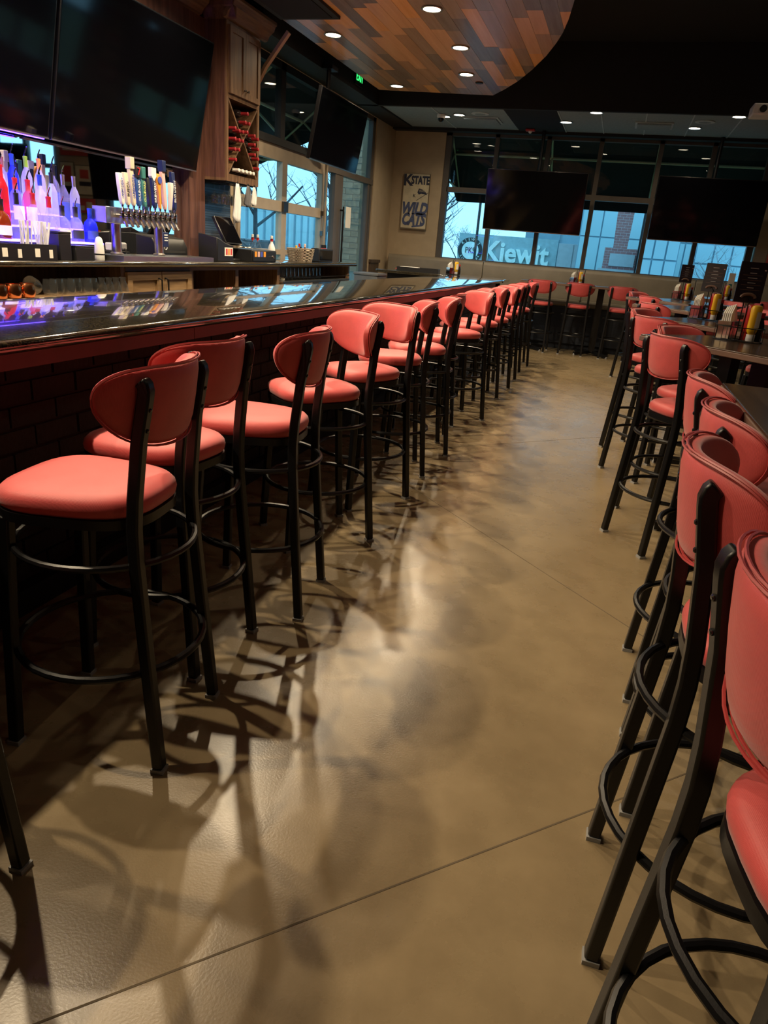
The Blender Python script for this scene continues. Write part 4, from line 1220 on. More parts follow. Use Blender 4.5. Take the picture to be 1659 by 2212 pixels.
MB().box(0.17, -0.23, 0.012, 0.178, 0.29, 0.105).build('drawer_front', 'black_plastic', cd, bevel=0.003)
for k, m in enumerate(('h_orange', 'h_pink', 'label_blue', 'h_orange')):
    MB().box(0.178, -0.20 + 0.065 * k, 0.05, 0.180, -0.155 + 0.065 * k, 0.10).build('sticker', m, cd)
MB().cyl((0.178, 0.2, 0.055), (0.186, 0.2, 0.055), 0.010, 12).build('lock', 'chrome', cd)
MB().tube([(0.186, 0.2, 0.055), (0.20, 0.195, 0.04), (0.20, 0.2, 0.02)], 0.003, 5).build('key', 'chrome', cd)
MB().tube([(-0.1, 0.3, 0.11), (0.0, 0.36, 0.10), (0.05, 0.42, 0.04), (0.05, 0.44, 0.006)], 0.012, 8).build('cable', 'black_plastic', cd)
rp = thing('receipt_slip', 'crumpled white receipt on top of the cash drawer', 'paper', (-3.66, 6.86, CB + 0.12))
MB().rings([[(-0.03 + 0.01 * math.sin(k), -0.06 + 0.03 * k, 0.004 + 0.012 * math.sin(k * 1.7) ** 2), (0.04, -0.06 + 0.03 * k, 0.004 + 0.015 * math.cos(k * 1.3) ** 2)] for k in range(6)], False, False).build('slip', 'paper', rp)

# hanging towels
def towel(y, x, z, L, m, lab, w=0.07):
    t = thing('bar_towel', lab, 'towel', (x, y, z))
    rings = []
    for k in range(10):
        q = k / 9
        ww = w * (0.35 + 0.65 * min(1, q * 2.2))
        ring = []
        for i in range(15):
            s = -1 + 2 * i / 14
            ring.append((0.012 * math.sin(s * 7 + k * 0.5) * (0.4 + q), s * ww, -L * q * (1 - 0.18 * s * s * q) - 0.0))
        rings.append(ring)
    o = MB().rings(rings, False, False).build('cloth', m, t, angle=80)
    so = o.modifiers.new('thickness', 'SOLIDIFY'); so.thickness = 0.006
    MB().tube([(0, -0.01, 0.0), (0, 0, 0.015), (0, 0.01, 0.0)], 0.006, 6).build('hook', 'black_metal', t)
towel(6.84, -3.72, 1.862, 0.36, 'white_cloth', 'long white bar towel hanging from the corner of the oak cabinet')
towel(7.06, -3.72, 1.862, 0.20, 'grey_cloth', 'dark bar towel hanging under the wine rack', 0.06)
towel(7.19, -3.72, 1.862, 0.18, 'white_cloth', 'short white bar towel hanging right of the dark towel', 0.05)

# spray bottles
def spray(x, y, m, lab):
    t = thing('spray_bottle', lab, 'bottle', (x, y, CB), R(-60))
    MB().lathe([(0.036, 0), (0.040, 0.008), (0.040, 0.13), (0.028, 0.165), (0.014, 0.19), (0.014, 0.205)], 16).build('bottle_body', m, t)
    MB().lathe([(0.017, 0.205), (0.017, 0.228)], 14).build('collar', 'red_plastic', t)
    MB().box(-0.045, -0.012, 0.228, 0.03, 0.012, 0.262).build('spray_head', 'white_plastic', t, bevel=0.005)
    MB().tube([(-0.03, 0, 0.232), (-0.048, 0, 0.212), (-0.040, 0, 0.19)], 0.006, 6).build('trigger', 'red_plastic', t)
    MB().cyl((-0.045, 0, 0.25), (-0.06, 0, 0.25), 0.008, 8).build('nozzle', 'red_plastic', t)
spray(-3.85, 7.42, 'glassware', 'clear spray bottle with a red trigger, left one by the overhead door')
spray(-3.86, 7.56, 'glassware', 'clear spray bottle with a red trigger, middle one by the overhead door')
spray(-3.72, 7.62, 'white_plastic', 'white spray bottle with a red trigger, right one by the overhead door')

# wicker basket with small bottles
def basket_mat():
    m, nt, b, o = nodes_of('wicker')
    v = coords(nt)
    w = nt.nodes.new('ShaderNodeTexWave'); w.inputs['Scale'].default_value = 30; w.bands_direction = 'Z'
    nt.links.new(v, w.inputs[0])
    nt.links.new(ramp(nt, w.outputs['Fac'], (0.10, 0.075, 0.05), (0.42, 0.34, 0.25), 0.2, 0.8), b.inputs['Base Color'])
    b.inputs['Roughness'].default_value = 0.7
    MATS['wicker'] = m
basket_mat()
bk_ = thing('wicker_basket', 'small woven wicker basket with little bottles at the end of the back bar', 'basket', (-3.66, 8.28, CB))
MB().box(-0.07, -0.17, 0, 0.07, 0.17, 0.012).build('base', 'wicker', bk_)
def bring(z): s = 1 + z * 1.6; return s * 0.075, s * 0.18
for k in range(9):
    z = 0.010 + k * 0.0165
    hx, hy = bring(z)
    pts = []
    N = 44
    for i in range(N):
        a = 2 * PI * i / N
        ca, sa = math.cos(a), math.sin(a)
        wob = 0.006 * (1 if (i + k) % 2 else -1)
        px = math.copysign(abs(ca) ** 0.35, ca) * (hx + wob); py = math.copysign(abs(sa) ** 0.35, sa) * (hy + wob)
        pts.append((px, py, z))
    MB().tube(pts, 0.0085, 5, closed=True).build('strand' if k < 8 else 'rim', 'wicker', bk_)
for y, x, h, m, c, l in ((-0.13, 0.0, 0.15, 'bottle_amber', 'yellow_plastic', 'small amber bottle with a yellow cap in the wicker basket'), (-0.05, 0.02, 0.14, 'bottle_clear', 'black_plastic', 'small clear bottle with a black cap in the wicker basket'),
                         (0.0, -0.02, 0.17, 'bottle_clear', 'red_plastic', 'small clear bottle with a red cap in the wicker basket'), (0.06, 0.01, 0.12, 'bottle_pink', 'red_plastic', 'small pink bottle in the wicker basket'),
                         (0.12, 0.0, 0.17, 'bottle_amber', 'cap_peach', 'small bottle with a peach cap at the right of the wicker basket')):
    t = thing('sauce_bottle', l, 'bottle', (-3.66 + x, 8.28 + y, CB + 0.014), 0, 'bottles in the wicker basket')
    MB().lathe([(0.020, 0), (0.022, 0.005), (0.022, h * 0.62), (0.011, h * 0.8), (0.0105, h * 0.92)], 12).build('bottle_body', m, t)
    MB().lathe([(0.0125, h * 0.88), (0.0125, h * 1.08), (0.008, h * 1.1)], 12).build('cap', c, t)
b2 = thing('till_screen', 'small black screen box at the far end of the back counter', 'device', (-3.68, 8.95, CB))
MB().box(-0.05, -0.2, 0.0, 0.07, 0.26, 0.16).build('body', 'black_plastic', b2, bevel=0.01)
MB().box(0.0705, -0.18, 0.02, 0.072, 0.24, 0.14).build('screen', 'screen', b2)
for k in range(3):
    t = thing('paper_roll', 'red wrapped tube standing behind the black screen box, %s' % ('left', 'middle', 'right')[k] + ' of three', 'tube', (-3.84, 9.38 + 0.055 * k, CB), 0, 'red tubes at the counter end')
    MB().lathe([(0.022, 0), (0.022, 0.16), (0.018, 0.162)], 12).build('sleeve', 'red_plastic', t)
    MB().lathe([(0.019, 0.161), (0.019, 0.20), (0.014, 0.203)], 12).build('cap', 'black_plastic', t)

# glassware on the open shelf: copper mugs and glasses
mug_p = [(0.036, 0), (0.046, 0.01), (0.05, 0.035), (0.046, 0.07), (0.041, 0.085), (0.039, 0.085), (0.043, 0.068), (0.045, 0.035), (0.04, 0.012), (0, 0.01)]
SHZ = 0.935
cm = MB().lathe(mug_p, 18, cap=False).mesh('mug_body', 'copper')
ch = MB().tube([(0, 0.046, 0.07), (0, 0.075, 0.065), (0, 0.08, 0.04), (0, 0.05, 0.02)], 0.005, 6).mesh('handle', 'copper')
for k, y in enumerate((3.46, 3.57, 3.68)):
    t = thing('copper_mug', 'rounded copper mug on the open shelf, %s of the three' % ('left', 'middle', 'right')[k], 'mug', (-3.44, y, SHZ), R(100 * k), 'copper mugs on the shelf')
    link_mesh('mug_body', cm, t); link_mesh('handle', ch, t)
pint = MB().lathe([(0.029, 0), (0.030, 0.004), (0.041, 0.135), (0.039, 0.135), (0.0285, 0.012), (0, 0.01)], 16, cap=False).mesh('glass_body', 'glassware')
stemless = MB().lathe([(0.030, 0), (0.043, 0.02), (0.047, 0.055), (0.040, 0.105), (0.038, 0.105), (0.045, 0.055), (0.041, 0.022), (0, 0.008)], 16, cap=False).mesh('glass_body', 'glassware')
flask = MB().lathe([(0.040, 0), (0.042, 0.004), (0.030, 0.055), (0.020, 0.085), (0.024, 0.108), (0.022, 0.108), (0.018, 0.085), (0.028, 0.054), (0.038, 0.008), (0, 0.006)], 16, cap=False).mesh('glass_body', 'glassware')
gy = 3.80
o = link_mesh('drinking_glass', stemless, None, (-3.45, 3.78, SHZ + 0.045), (R(62), 0, R(15)))
tag(o, 'clear glass lying tipped beside the copper mugs', 'glass', 'glasses on the open shelf')
for k in range(6):
    o = link_mesh('drinking_glass', stemless, None, (-3.44 - 0.02 * (k % 2), 3.88 + 0.083 * k, SHZ))
    tag(o, 'rounded clear glass on the open shelf, %s right of the tipped glass' % nth[k].replace('nearest', 'first'), 'glass', 'glasses on the open shelf')
for k in range(4):
    o = link_mesh('drinking_glass', flask, None, (-3.44, 4.38 + 0.078 * k, SHZ))
    tag(o, 'narrow-necked clear glass at the right of the open shelf, %s of four' % nth[k].replace('nearest', 'first'), 'glass', 'glasses on the open shelf')
for k in range(10):
    o = link_mesh('drinking_glass', pint, None, (-3.62, 7.75 + 0.11 * k, 0.951 + 0.136), (R(180), 0, 0))
    tag(o, 'upturned pint glass in the steel rack, %s from the left' % nth[k].replace('nearest', 'first'), 'glass', 'pint glasses in the steel rack')
pl = thing('plate_stack', 'short stack of pale plates at the left of the steel glass rack', 'plates', (-3.62, 7.6, 0.951))
for k in range(4):
    MB().lathe([(0.05, 0), (0.075, 0.008), (0.074, 0.010), (0.045, 0.004)], 20, (0, 0, 0.008 * k)).build('plate', 'paper', pl)

# ---------------------------------------------------------------- condiment caddies on the tables
caddy_ring = None
def caddy(x, y, z, rz, where, full=True, menu=None, sx=1.0):
    t = thing('condiment_caddy', 'black wire condiment caddy on ' + where, 'caddy', (x, y, z), R(rz), 'wire caddies on the tables')
    rx, ry = 0.085, 0.125
    def oval(zz, r=1.0, n=28): return [(rx * r * math.cos(2 * PI * i / n), ry * r * math.sin(2 * PI * i / n), zz) for i in range(n)]
    for zz in (0.005, 0.075):
        MB().tube(oval(zz), 0.0028, 5, closed=True).build('hoop', 'black_metal', t)
    for i in range(14):
        a = 2 * PI * i / 14
        MB().cyl((rx * math.cos(a), ry * math.sin(a), 0.005), (rx * math.cos(a), ry * math.sin(a), 0.075), 0.0018, 5).build('wire', 'black_metal', t)
    for yy in (-0.06, 0, 0.06):
        MB().cyl((-rx * 0.85, yy, 0.005), (rx * 0.85, yy, 0.005), 0.002, 5).build('floor_wire', 'black_metal', t)
    MB().tube([(0, -0.012, 0.005), (0, -0.012, 0.19), (0, -0.02, 0.21), (0, 0, 0.235), (0, 0.02, 0.21), (0, 0.012, 0.19), (0, 0.012, 0.005)], 0.003, 6).build('handle', 'black_metal', t)
    c, s = math.cos(R(rz)), math.sin(R(rz))
    def P(a, b, q=0.009): return (x + a * c - b * s, y + a * s + b * c, z + q)
    def squeeze(p, m, lab, cat, rot):
        q = thing('squeeze_bottle', lab, cat, p, R(rot), 'squeeze bottles')
        MB().lathe([(0.020, 0), (0.022, 0.004), (0.022, 0.035)], 14).build('cap', 'white_plastic' if m == 'yellow_plastic' else 'red_plastic', q)
        MB().lathe([(0.020, 0.035), (0.033, 0.05), (0.036, 0.075), (0.034, 0.13), (0.037, 0.165), (0.028, 0.18), (0.012, 0.183)], 18, sy=0.68).build('bottle_body', m, q)
        n = 7
        ring = lambda zz, r: [(r * math.cos(R(-125 + 70 * i / n)), r * 0.68 * math.sin(R(-125 + 70 * i / n)), zz) for i in range(n + 1)]
        MB().rings([ring(0.07, 0.0375), ring(0.10, 0.0368), ring(0.135, 0.0362), ring(0.15, 0.037)], False, False).build('label', 'paper', q)
    squeeze(P(-0.005, -0.065), 'yellow_plastic', 'yellow mustard squeeze bottle in the caddy on ' + where, 'mustard', rz - 10)
    squeeze(P(0.03, -0.02), 'red_plastic', 'red ketchup squeeze bottle in the caddy on ' + where, 'ketchup', rz + 30)
    sb = thing('sauce_bottle', 'dark sauce bottle in the caddy on ' + where, 'sauce', P(0.045, -0.085), 0, 'sauce bottles in the caddies')
    MB().lathe([(0.017, 0), (0.019, 0.004), (0.019, 0.08), (0.010, 0.11), (0.009, 0.125)], 12).build('bottle_body', 'wine_glass_dark', sb)
    MB().lathe([(0.011, 0.12), (0.011, 0.145), (0.008, 0.147)], 12).build('cap', 'red_plastic', sb)
    if full:
        ns = thing('napkin_holder', 'shiny steel napkin cup in the caddy on ' + where, 'holder', P(-0.005, 0.065, 0.008), R(rz), 'napkin cups')
        MB().box(-0.045, -0.035, 0, 0.045, 0.035, 0.004).build('base', 'chrome', ns)
        for b in ((-0.045, -0.035, -0.043, 0.035), (0.043, -0.035, 0.045, 0.035), (-0.043, -0.035, 0.043, -0.033), (-0.043, 0.033, 0.043, 0.035)):
            MB().box(b[0], b[1], 0.004, b[2], b[3], 0.09).build('side', 'chrome', ns)
        nk = thing('napkins', 'stack of white paper napkins in the caddy on ' + where, 'napkins', P(-0.005, 0.065, 0.014), R(rz), 'napkins in the caddies')
        for k in range(5):
            MB().rings([[(-0.038, yy, 0.0), (0.038, yy, 0.0), (0.042, yy, 0.10), (0.005, yy + 0.006, 0.172 - 0.004 * k), (-0.04, yy, 0.125)] for yy in (-0.026 + 0.010 * k, -0.020 + 0.010 * k)]).build('napkin', 'paper', nk, smooth=False)
    if menu:
        w, h, yaw, lean = menu
        mn = thing('menu_card', 'tall dark menu card with pale lines clipped to the caddy on ' + where, 'menu', (x, y, z + 0.20), R(yaw), 'menu cards')
        M = Matrix.Rotation(R(lean), 4, 'X')
        MB().box(-w / 2, -0.003, 0.0, w / 2, 0.003, h).xf(M).build('card', 'menu_dark', mn, smooth=False)
        for k in range(5):
            q = h * (0.36 + 0.12 * k)
            ww = w * (0.12 + 0.05 * ((k * 7) % 3) / 2)
            MB().box(-ww, -0.0042, q, ww, -0.0030, q + h * 0.018).xf(M).build('print_line', 'menu_line', mn, smooth=False)
        for k in range(4):
            q = h * (0.31 + 0.12 * k)
            MB().box(-w * 0.36, -0.0038, q, w * 0.36, -0.0030, q + 0.0018).xf(M).build('rule', 'menu_wood', mn, smooth=False)
        MB().tube([(w * 0.26 * math.cos(R(a)), -0.005, h * 0.12 + h * 0.09 * math.sin(R(a))) for a in range(0, 181, 20)], 0.008, 6).xf(M).build('printed_arc', 'menu_wood', mn)
        MB().box(w * 0.38, -0.0042, h * 0.80, w * 0.45, -0.003, h * 0.83).xf(M).build('badge', 'h_pink', mn, smooth=False)
    return t
caddy(0.66, 4.27, 1.07, 60, 'the nearest diagonal table', True, (0.145, 0.20, 18, 0))
caddy(0.66, 5.92, 1.07, 60, 'the second diagonal table', True, (0.14, 0.20, -18, -8))
caddy(0.76, 9.55, 1.07, 60, 'the fourth diagonal table', True, (0.14, 0.20, 5, 0))
caddy(1.38, 11.0, 1.07, 60, 'the far right table', True, None)
caddy(-0.62, 12.15, 1.07, 60, 'the booth table', True, None)
caddy(-2.45, 11.35, 1.07, 60, 'the far end of the granite bar', True, None)
wm = thing('drink_list', 'narrow white drink list standing in the caddy on the far right table', 'menu', (1.46, 11.05, 1.16), R(10))
MB().box(-0.04, -0.003, 0, 0.04, 0.003, 0.26).build('card', 'paper', wm, smooth=False)
MB().box(-0.02, -0.0042, 0.06, 0.02, -0.003, 0.12).build('print_patch', 'h_teal', wm, smooth=False)
mt_ = thing('bar_mat_tray', 'long dark tray with loose papers lying on the far end of the bar', 'tray', (-2.95, 11.15, 1.07), R(8))
MB().box(-0.32, -0.16, 0, 0.32, 0.16, 0.012).build('pan', 'black_plastic', mt_)
for b in ((-0.32, -0.16, 0.32, -0.15), (-0.32, 0.15, 0.32, 0.16), (-0.32, -0.15, -0.31, 0.15), (0.31, -0.15, 0.32, 0.15)):
    MB().box(b[0], b[1], 0.012, b[2], b[3], 0.06).build('side', 'black_plastic', mt_)
MB().box(-0.28, -0.12, 0.02, 0.0, 0.13, 0.062).build('papers', 'paper', mt_)

# ---------------------------------------------------------------- wall pieces and ceiling pieces
sg_ = thing('wall_sign', 'tall cream painted wooden sign with black and blue lettering on the rear wall', 'sign', (-3.64, WY1 - 0.01, 1.72))
mat('sign_cream', (0.52, 0.46, 0.33), 0.7, vary=0.15, vscale=8); mat('sign_blue', (0.06, 0.08, 0.17), 0.6, vary=0.3, vscale=12); mat('sign_edge', (0.16, 0.13, 0.09), 0.7)
MB().box(-0.235, -0.045, 0, 0.235, 0.0, 0.90).build('board', 'sign_edge', sg_, smooth=False)
MB().box(-0.228, -0.048, 0.018, 0.228, -0.045, 0.893).build('face', 'sign_cream', sg_, smooth=False)
text('K', 0.25, 'ink', sg_, (-0.155, -0.05, 0.785), FACE_Y, depth=0.002, bold=0.008)
text('STATE', 0.175, 'ink', sg_, (0.07, -0.05, 0.79), FACE_Y, depth=0.002, xs=0.66, bold=0.008)
pg = []
for a in range(20, 81, 10): pg.append((0.02 + 0.20 * math.cos(R(a)), 0.52 + 0.15 * math.sin(R(a))))
pg += [(0.03, 0.60), (0.06, 0.57), (0.10, 0.585)]
MB().rings([[(a, -0.0505, b) for a, b in pg], [(a, -0.048, b) for a, b in pg]]).build('pennant', 'ink', sg_, smooth=False)
text('STATE', 0.045, 'sign_cream', sg_, (0.115, -0.052, 0.625), (R(90), R(0), 0), depth=0.001, xs=0.8)
MB().tube([(0.02, -0.05, 0.47), (0.22, -0.05, 0.60)], 0.004, 5).build('pennant_staff', 'ink', sg_)
text('K', 0.08, 'ink', sg_, (-0.02, -0.05, 0.545), FACE_Y, depth=0.002)
text('WILD', 0.25, 'sign_blue', sg_, (-0.005, -0.05, 0.335), FACE_Y, depth=0.002, xs=0.74, shear=0.25, bold=0.014)
text('CATS', 0.26, 'sign_blue', sg_, (-0.01, -0.05, 0.155), FACE_Y, depth=0.002, xs=0.66, shear=0.25, bold=0.014)
MB().rings([[(a, -0.0505, b) for a, b in ((-0.03, 0.055), (0.17, 0.085), (0.165, 0.06), (-0.02, 0.028))], [(a, -0.048, b) for a, b in ((-0.03, 0.055), (0.17, 0.085), (0.165, 0.06), (-0.02, 0.028))]]).build('underline', 'sign_blue', sg_, smooth=False)
# posters right of the rear windows
def poster(x, z, w, h, m, label, shapes):
    t = thing('poster', label, 'poster', (x, WY1 - 0.005, z), 0, 'posters on the rear wall')
    MB().box(-w / 2, -0.025, 0, w / 2, 0, h).build('frame', 'sign_edge', t, smooth=False)
    MB().box(-w / 2 + 0.015, -0.028, 0.015, w / 2 - 0.015, -0.025, h - 0.015).build('print', m, t, smooth=False)
    for (a, b, c, d, mm) in shapes:
        MB().box(a * w, -0.031, b * h, c * w, -0.028, d * h).build('printed_shape', mm, t, smooth=False)
mat('poster_red', (0.42, 0.05, 0.04), 0.6)
poster(2.38, 1.55, 0.46, 0.30, 'poster_red', 'red framed poster at the right picture edge on the rear wall', [(-0.3, 0.3, 0.0, 0.75, 'sign_cream'), (0.1, 0.2, 0.35, 0.5, 'sign_cream')])
poster(2.38, 1.90, 0.46, 0.55, 'sign_cream', 'cream framed poster above the red one on the rear wall', [(-0.3, 0.3, 0.3, 0.45, 'ink'), (-0.2, 0.55, 0.25, 0.85, 'poster_red')])
poster(2.80, 1.75, 0.34, 0.75, 'sign_cream', 'large cream poster beyond the right picture edge', [(-0.35, 0.1, 0.35, 0.4, 'ink'), (-0.3, 0.5, 0.3, 0.9, 'poster_red')])
poster(2.55, 2.6, 0.8, 0.35, 'poster_red', 'wide red poster high beyond the right picture edge', [(-0.4, 0.3, 0.4, 0.7, 'sign_cream')])

wb_ = thing('waste_cabinet', 'low grey bin cabinet beyond the back bar end under the exit door glass', 'bin', (-3.86, 11.55, 0))
mat('bin_grey', (0.13, 0.13, 0.13), 0.5)
MB().box(-0.2, -0.24, 0.0, 0.2, 0.24, 0.94).build('body', 'bin_grey', wb_, bevel=0.01)
MB().box(-0.21, -0.25, 0.94, 0.21, 0.25, 0.98).build('lid', 'bin_grey', wb_, bevel=0.01)
MB().box(0.2, -0.14, 0.74, 0.212, 0.14, 0.88).build('flap', 'black_plastic', wb_, bevel=0.004)

# downlights
trim_m = MB().lathe([(0.080, 0.0), (0.095, -0.002), (0.097, -0.006), (0.092, -0.009), (0.078, -0.006), (0.074, 0.02)], 24, cap=False).mesh('trim', 'brushed_steel')
disc_m = MB().lathe([(0.0, 0.0), (0.077, 0.0)], 24, cap=False).mesh('lens', 'lamp_disc')
mat('trim_black', (0.02, 0.02, 0.02), 0.5)
ltrim = trim_m.copy(); ltrim.materials.clear(); ltrim.materials.append(MATS['trim_black'])
def downlight(x, y, z, watts, lab, group, spot=150.0, blend=0.7, dark=False):
    t = thing('downlight', lab, 'light', (x, y, z), 0, group)
    link_mesh('trim', ltrim if dark else trim_m, t)
    link_mesh('lens', disc_m, t, (0, 0, -0.003))
    l = bpy.data.lights.new('downlight_beam', 'SPOT')
    l.energy = watts; l.color = WARM; l.spot_size = R(spot); l.spot_blend = blend; l.shadow_soft_size = 0.035
    lo = bpy.data.objects.new('downlight_beam', l); COL.objects.link(lo)
    lo.parent = t; lo.location = (0, 0, -0.02)
row_n = ['first', 'second', 'third', 'fourth', 'fifth', 'sixth', 'seventh', 'eighth', 'ninth', 'tenth', 'eleventh', 'twelfth', 'thirteenth']
for i, (x, y) in enumerate(SOFFIT_LIGHTS):
    if i < 8:
        lab = 'round downlight in the wooden soffit, %s of the aisle-side row counting from above the camera' % row_n[i]
    else:
        lab = 'round downlight in the wooden soffit, %s of the window-side row counting from the far end' % row_n[i - 8]
    downlight(x, y, SOF_Z - 0.004, BAR_W if i < 8 else BAR_W * 0.32, lab, 'soffit downlights')
for i, (x, y) in enumerate(FAR_LIGHTS):
    downlight(x, y, 3.318, FAR_W, 'round downlight in the dark tile ceiling near the rear windows, %s of six' % row_n[i], 'tile ceiling downlights')
for i, (x, y) in enumerate(ROOM_LIGHTS):
    downlight(x, y, 4.098, ROOM_W, 'round downlight in the black ceiling over the dining tables, %s from the camera' % row_n[i], 'dining downlights', dark=True)
# projector, camera, detector, vents, speaker, exit sign
pj = thing('projector', 'white ceiling projector at the top right picture edge', 'projector', (1.25, 9.5, 3.02))
MB().box(-0.2, -0.15, 0, 0.2, 0.15, 0.11).build('body', 'white_plastic', pj, bevel=0.015)
MB().cyl((-0.1, -0.15, 0.055), (-0.1, -0.17, 0.055), 0.035, 14).build('lens', 'black_plastic', pj)
MB().tube([(0, 0, 0.11), (0, 0, 1.075)], 0.025, 10).build('pole', 'black_metal', pj)
sc_ = thing('security_camera', 'small white dome security camera under the dark tile ceiling', 'camera', (-2.97, 11.75, 3.318))
MB().lathe([(0.065, 0), (0.065, -0.03), (0.055, -0.05)], 18).build('housing', 'white_plastic', sc_)
MB().lathe([(0.045, -0.05), (0.042, -0.075), (0.025, -0.095), (0.005, -0.1)], 16).build('dome', 'screen', sc_)
sd = thing('fire_strobe', 'red ceiling fire strobe with a white lens above the left television', 'alarm', (-1.74, 12.72, 3.314))
MB().box(-0.075, -0.05, -0.035, 0.075, 0.05, 0).build('body', 'red_plastic', sd, bevel=0.012)
MB().lathe([(0.03, -0.035), (0.026, -0.055), (0.01, -0.065)], 14).build('lens', 'white_plastic', sd)
def vent(x, y, w, d, lab):
    t = thing('ceiling_vent', lab, 'vent', (x, y, 3.324), 0, 'ceiling vents')
    MB().box(-w / 2, -d / 2, -0.014, w / 2, d / 2, -0.002).build('frame', 'ceiling_grid', t)
    MB().box(-w / 2 + 0.03, -d / 2 + 0.03, -0.035, w / 2 - 0.03, d / 2 - 0.03, -0.016).build('face', 'tile_ceiling', t)
vent(0.10, 12.1, 0.52, 0.5, 'square air vent in the dark tile ceiling right of the aisle')
vent(-2.4, 12.1, 0.55, 0.5, 'square air vent in the dark tile ceiling at the left')
for x, y, l in ((0.75, 11.7, 'round ceiling speaker in the dark tile ceiling at the right'), (-2.35, 11.6, 'round ceiling speaker in the dark tile ceiling at the left')):
    t = thing('ceiling_speaker', l, 'speaker', (x, y, 3.324), 0, 'ceiling speakers')
    MB().lathe([(0.13, 0), (0.13, -0.01), (0.115, -0.014)], 24).build('ring', 'ceiling_grid', t)
    MB().lathe([(0.112, -0.012), (0.05, -0.016), (0.0, -0.017)], 24).build('grille', 'tile_ceiling', t)
sp = thing('sprinkler_cap', 'small dark round cap in the wooden soffit beyond the last downlight', 'cap', (-2.08, 10.0, SOF_Z - 0.004))
MB().lathe([(0.05, 0), (0.05, -0.008), (0.04, -0.012)], 16).build('plate', 'black_plastic', sp)
ex = thing('exit_sign', 'small glowing green exit sign above the left windows below the soffit', 'sign', (-3.72, 10.15, 3.36))
MB().box(-0.02, -0.15, 0, 0.0, 0.15, 0.19).build('housing', 'black_plastic', ex)
text('EXIT', 0.15, 'exit_green', ex, (0.002, 0, 0.095), FACE_X, depth=0.002, xs=0.85)

# ---------------------------------------------------------------- outside
struct(MB().box(-60, WY1 + 0.25, -0.45, 60, 120, -0.15).build('ground_behind', 'grass', world=True, smooth=False))
struct(MB().box(-120, -10, -0.45, WX0 - 0.25, 120, -0.16).build('ground_left', 'grass', world=True, smooth=False))
struct(MB().box(-40, 17.0, -0.16, 40, 25.0, -0.10).build('road_behind', 'asphalt', world=True, smooth=False))
struct(MB().box(-15.5, -5, -0.16, -9.0, 90, -0.11).build('road_left', 'asphalt', world=True, smooth=False))
# entrance pier of tan brick just outside the door
pr = thing('brick_pier', 'tan brick pier outside beside the exit door', 'pier', (-4.95, 13.75, -0.15))
PX0, PX1, PY0, PY1 = -5.22, -4.66, 13.45, 14.0
MB().box(PX0 + 0.012, PY0 + 0.012, -0.15, PX1 - 0.012, PY1 - 0.012, 3.6).build('core', 'mortar_tan', pr, world=True, smooth=False)
ph, pl_ = 0.092, 0.275
fb = MB().box(0, 0, 0, pl_, 0.012, ph).mesh('brick', 'brick_tan', smooth=False)
hb = MB().box(0, 0, 0, pl_ / 2 - 0.006, 0.012, ph).mesh('brick', 'brick_tan', smooth=False)
fbx = MB().box(0, 0, 0, 0.012, pl_ - 0.006, ph).mesh('brick', 'brick_tan', smooth=False)
L0 = base_of(pr)
z = 0.9; row = 0
while z < 3.3:
    xs = [(PX0, fb), (PX0 + 0.281, fb)] if row % 2 == 0 else [(PX0, hb), (PX0 + 0.143, fb), (PX0 + 0.424, hb)]
    for x, me in xs:
        link_mesh('brick', me, pr, (x - L0[0], PY0 - L0[1], z - L0[2]))
    for k in range(2):
        link_mesh('brick', fbx, pr, (PX1 - 0.012 - L0[0], PY0 + 0.012 + k * 0.275 - L0[1], z - L0[2]))
    z += ph + 0.012; row += 1

def awning(name, label, M, L, zv=2.32):
    """local: x along wall, y outward, z up; hung at z=3.3"""
    t = thing(name, label, 'awning', (0, 0, 0))
    D = 1.35
    def tr(mb, nm, m): return mb.xf(M).build(nm, m, t)
    tr(MB().rings([[(x, 0.05, 3.55), (x, 0.05, 3.57), (x, D, 2.56), (x, D, 2.54)] for x in (0, L)]), 'canopy', 'awning_fabric')
    tr(MB().box(0, D - 0.02, zv, L, D, 2.56), 'valance', 'awning_fabric')
    for x in (0.0, L):
        tr(MB().rings([[(x + q, 0.05, 3.55), (x + q, D, 2.54), (x + q, D, zv), (x + q, 0.05, zv + 0.55)] for q in (-0.01, 0.01)]), 'end_panel', 'awning_fabric')
    tr(MB().cyl((0, D - 0.05, 2.52), (L, D - 0.05, 2.52), 0.02, 8), 'front_pipe', 'awning_pipe')
    tr(MB().cyl((0, 0.62, 3.06), (L, 0.62, 3.06), 0.02, 8), 'middle_pipe', 'awning_pipe')
    n = max(2, int(round(L / 1.7)))
    for k in range(n + 1):
        x = 0.03 + (L - 0.06) * k / n
        tr(MB().cyl((x, 0.08, 3.5), (x, D - 0.05, 2.52), 0.018, 8), 'rafter_pipe', 'awning_pipe')
        tr(MB().cyl((x, 0.08, 2.6), (x, D - 0.05, 2.52), 0.018, 8), 'strut_pipe', 'awning_pipe')
        tr(MB().cyl((x, 0.08, 2.6), (x, 0.62, 3.06), 0.016, 8), 'brace_pipe', 'awning_pipe')
awning('awning', 'black awning with a pale pipe frame outside the rear windows', Matrix.Translation((-3.25, WY1 + 0.24, 0)), 5.3)
awning('awning', 'black awning with a pale pipe frame outside the left clerestory windows', Matrix.Translation((WX0 - 0.24, 7.3, 0)) @ Matrix.Rotation(R(90), 4, 'Z'), 3.9, 2.46)

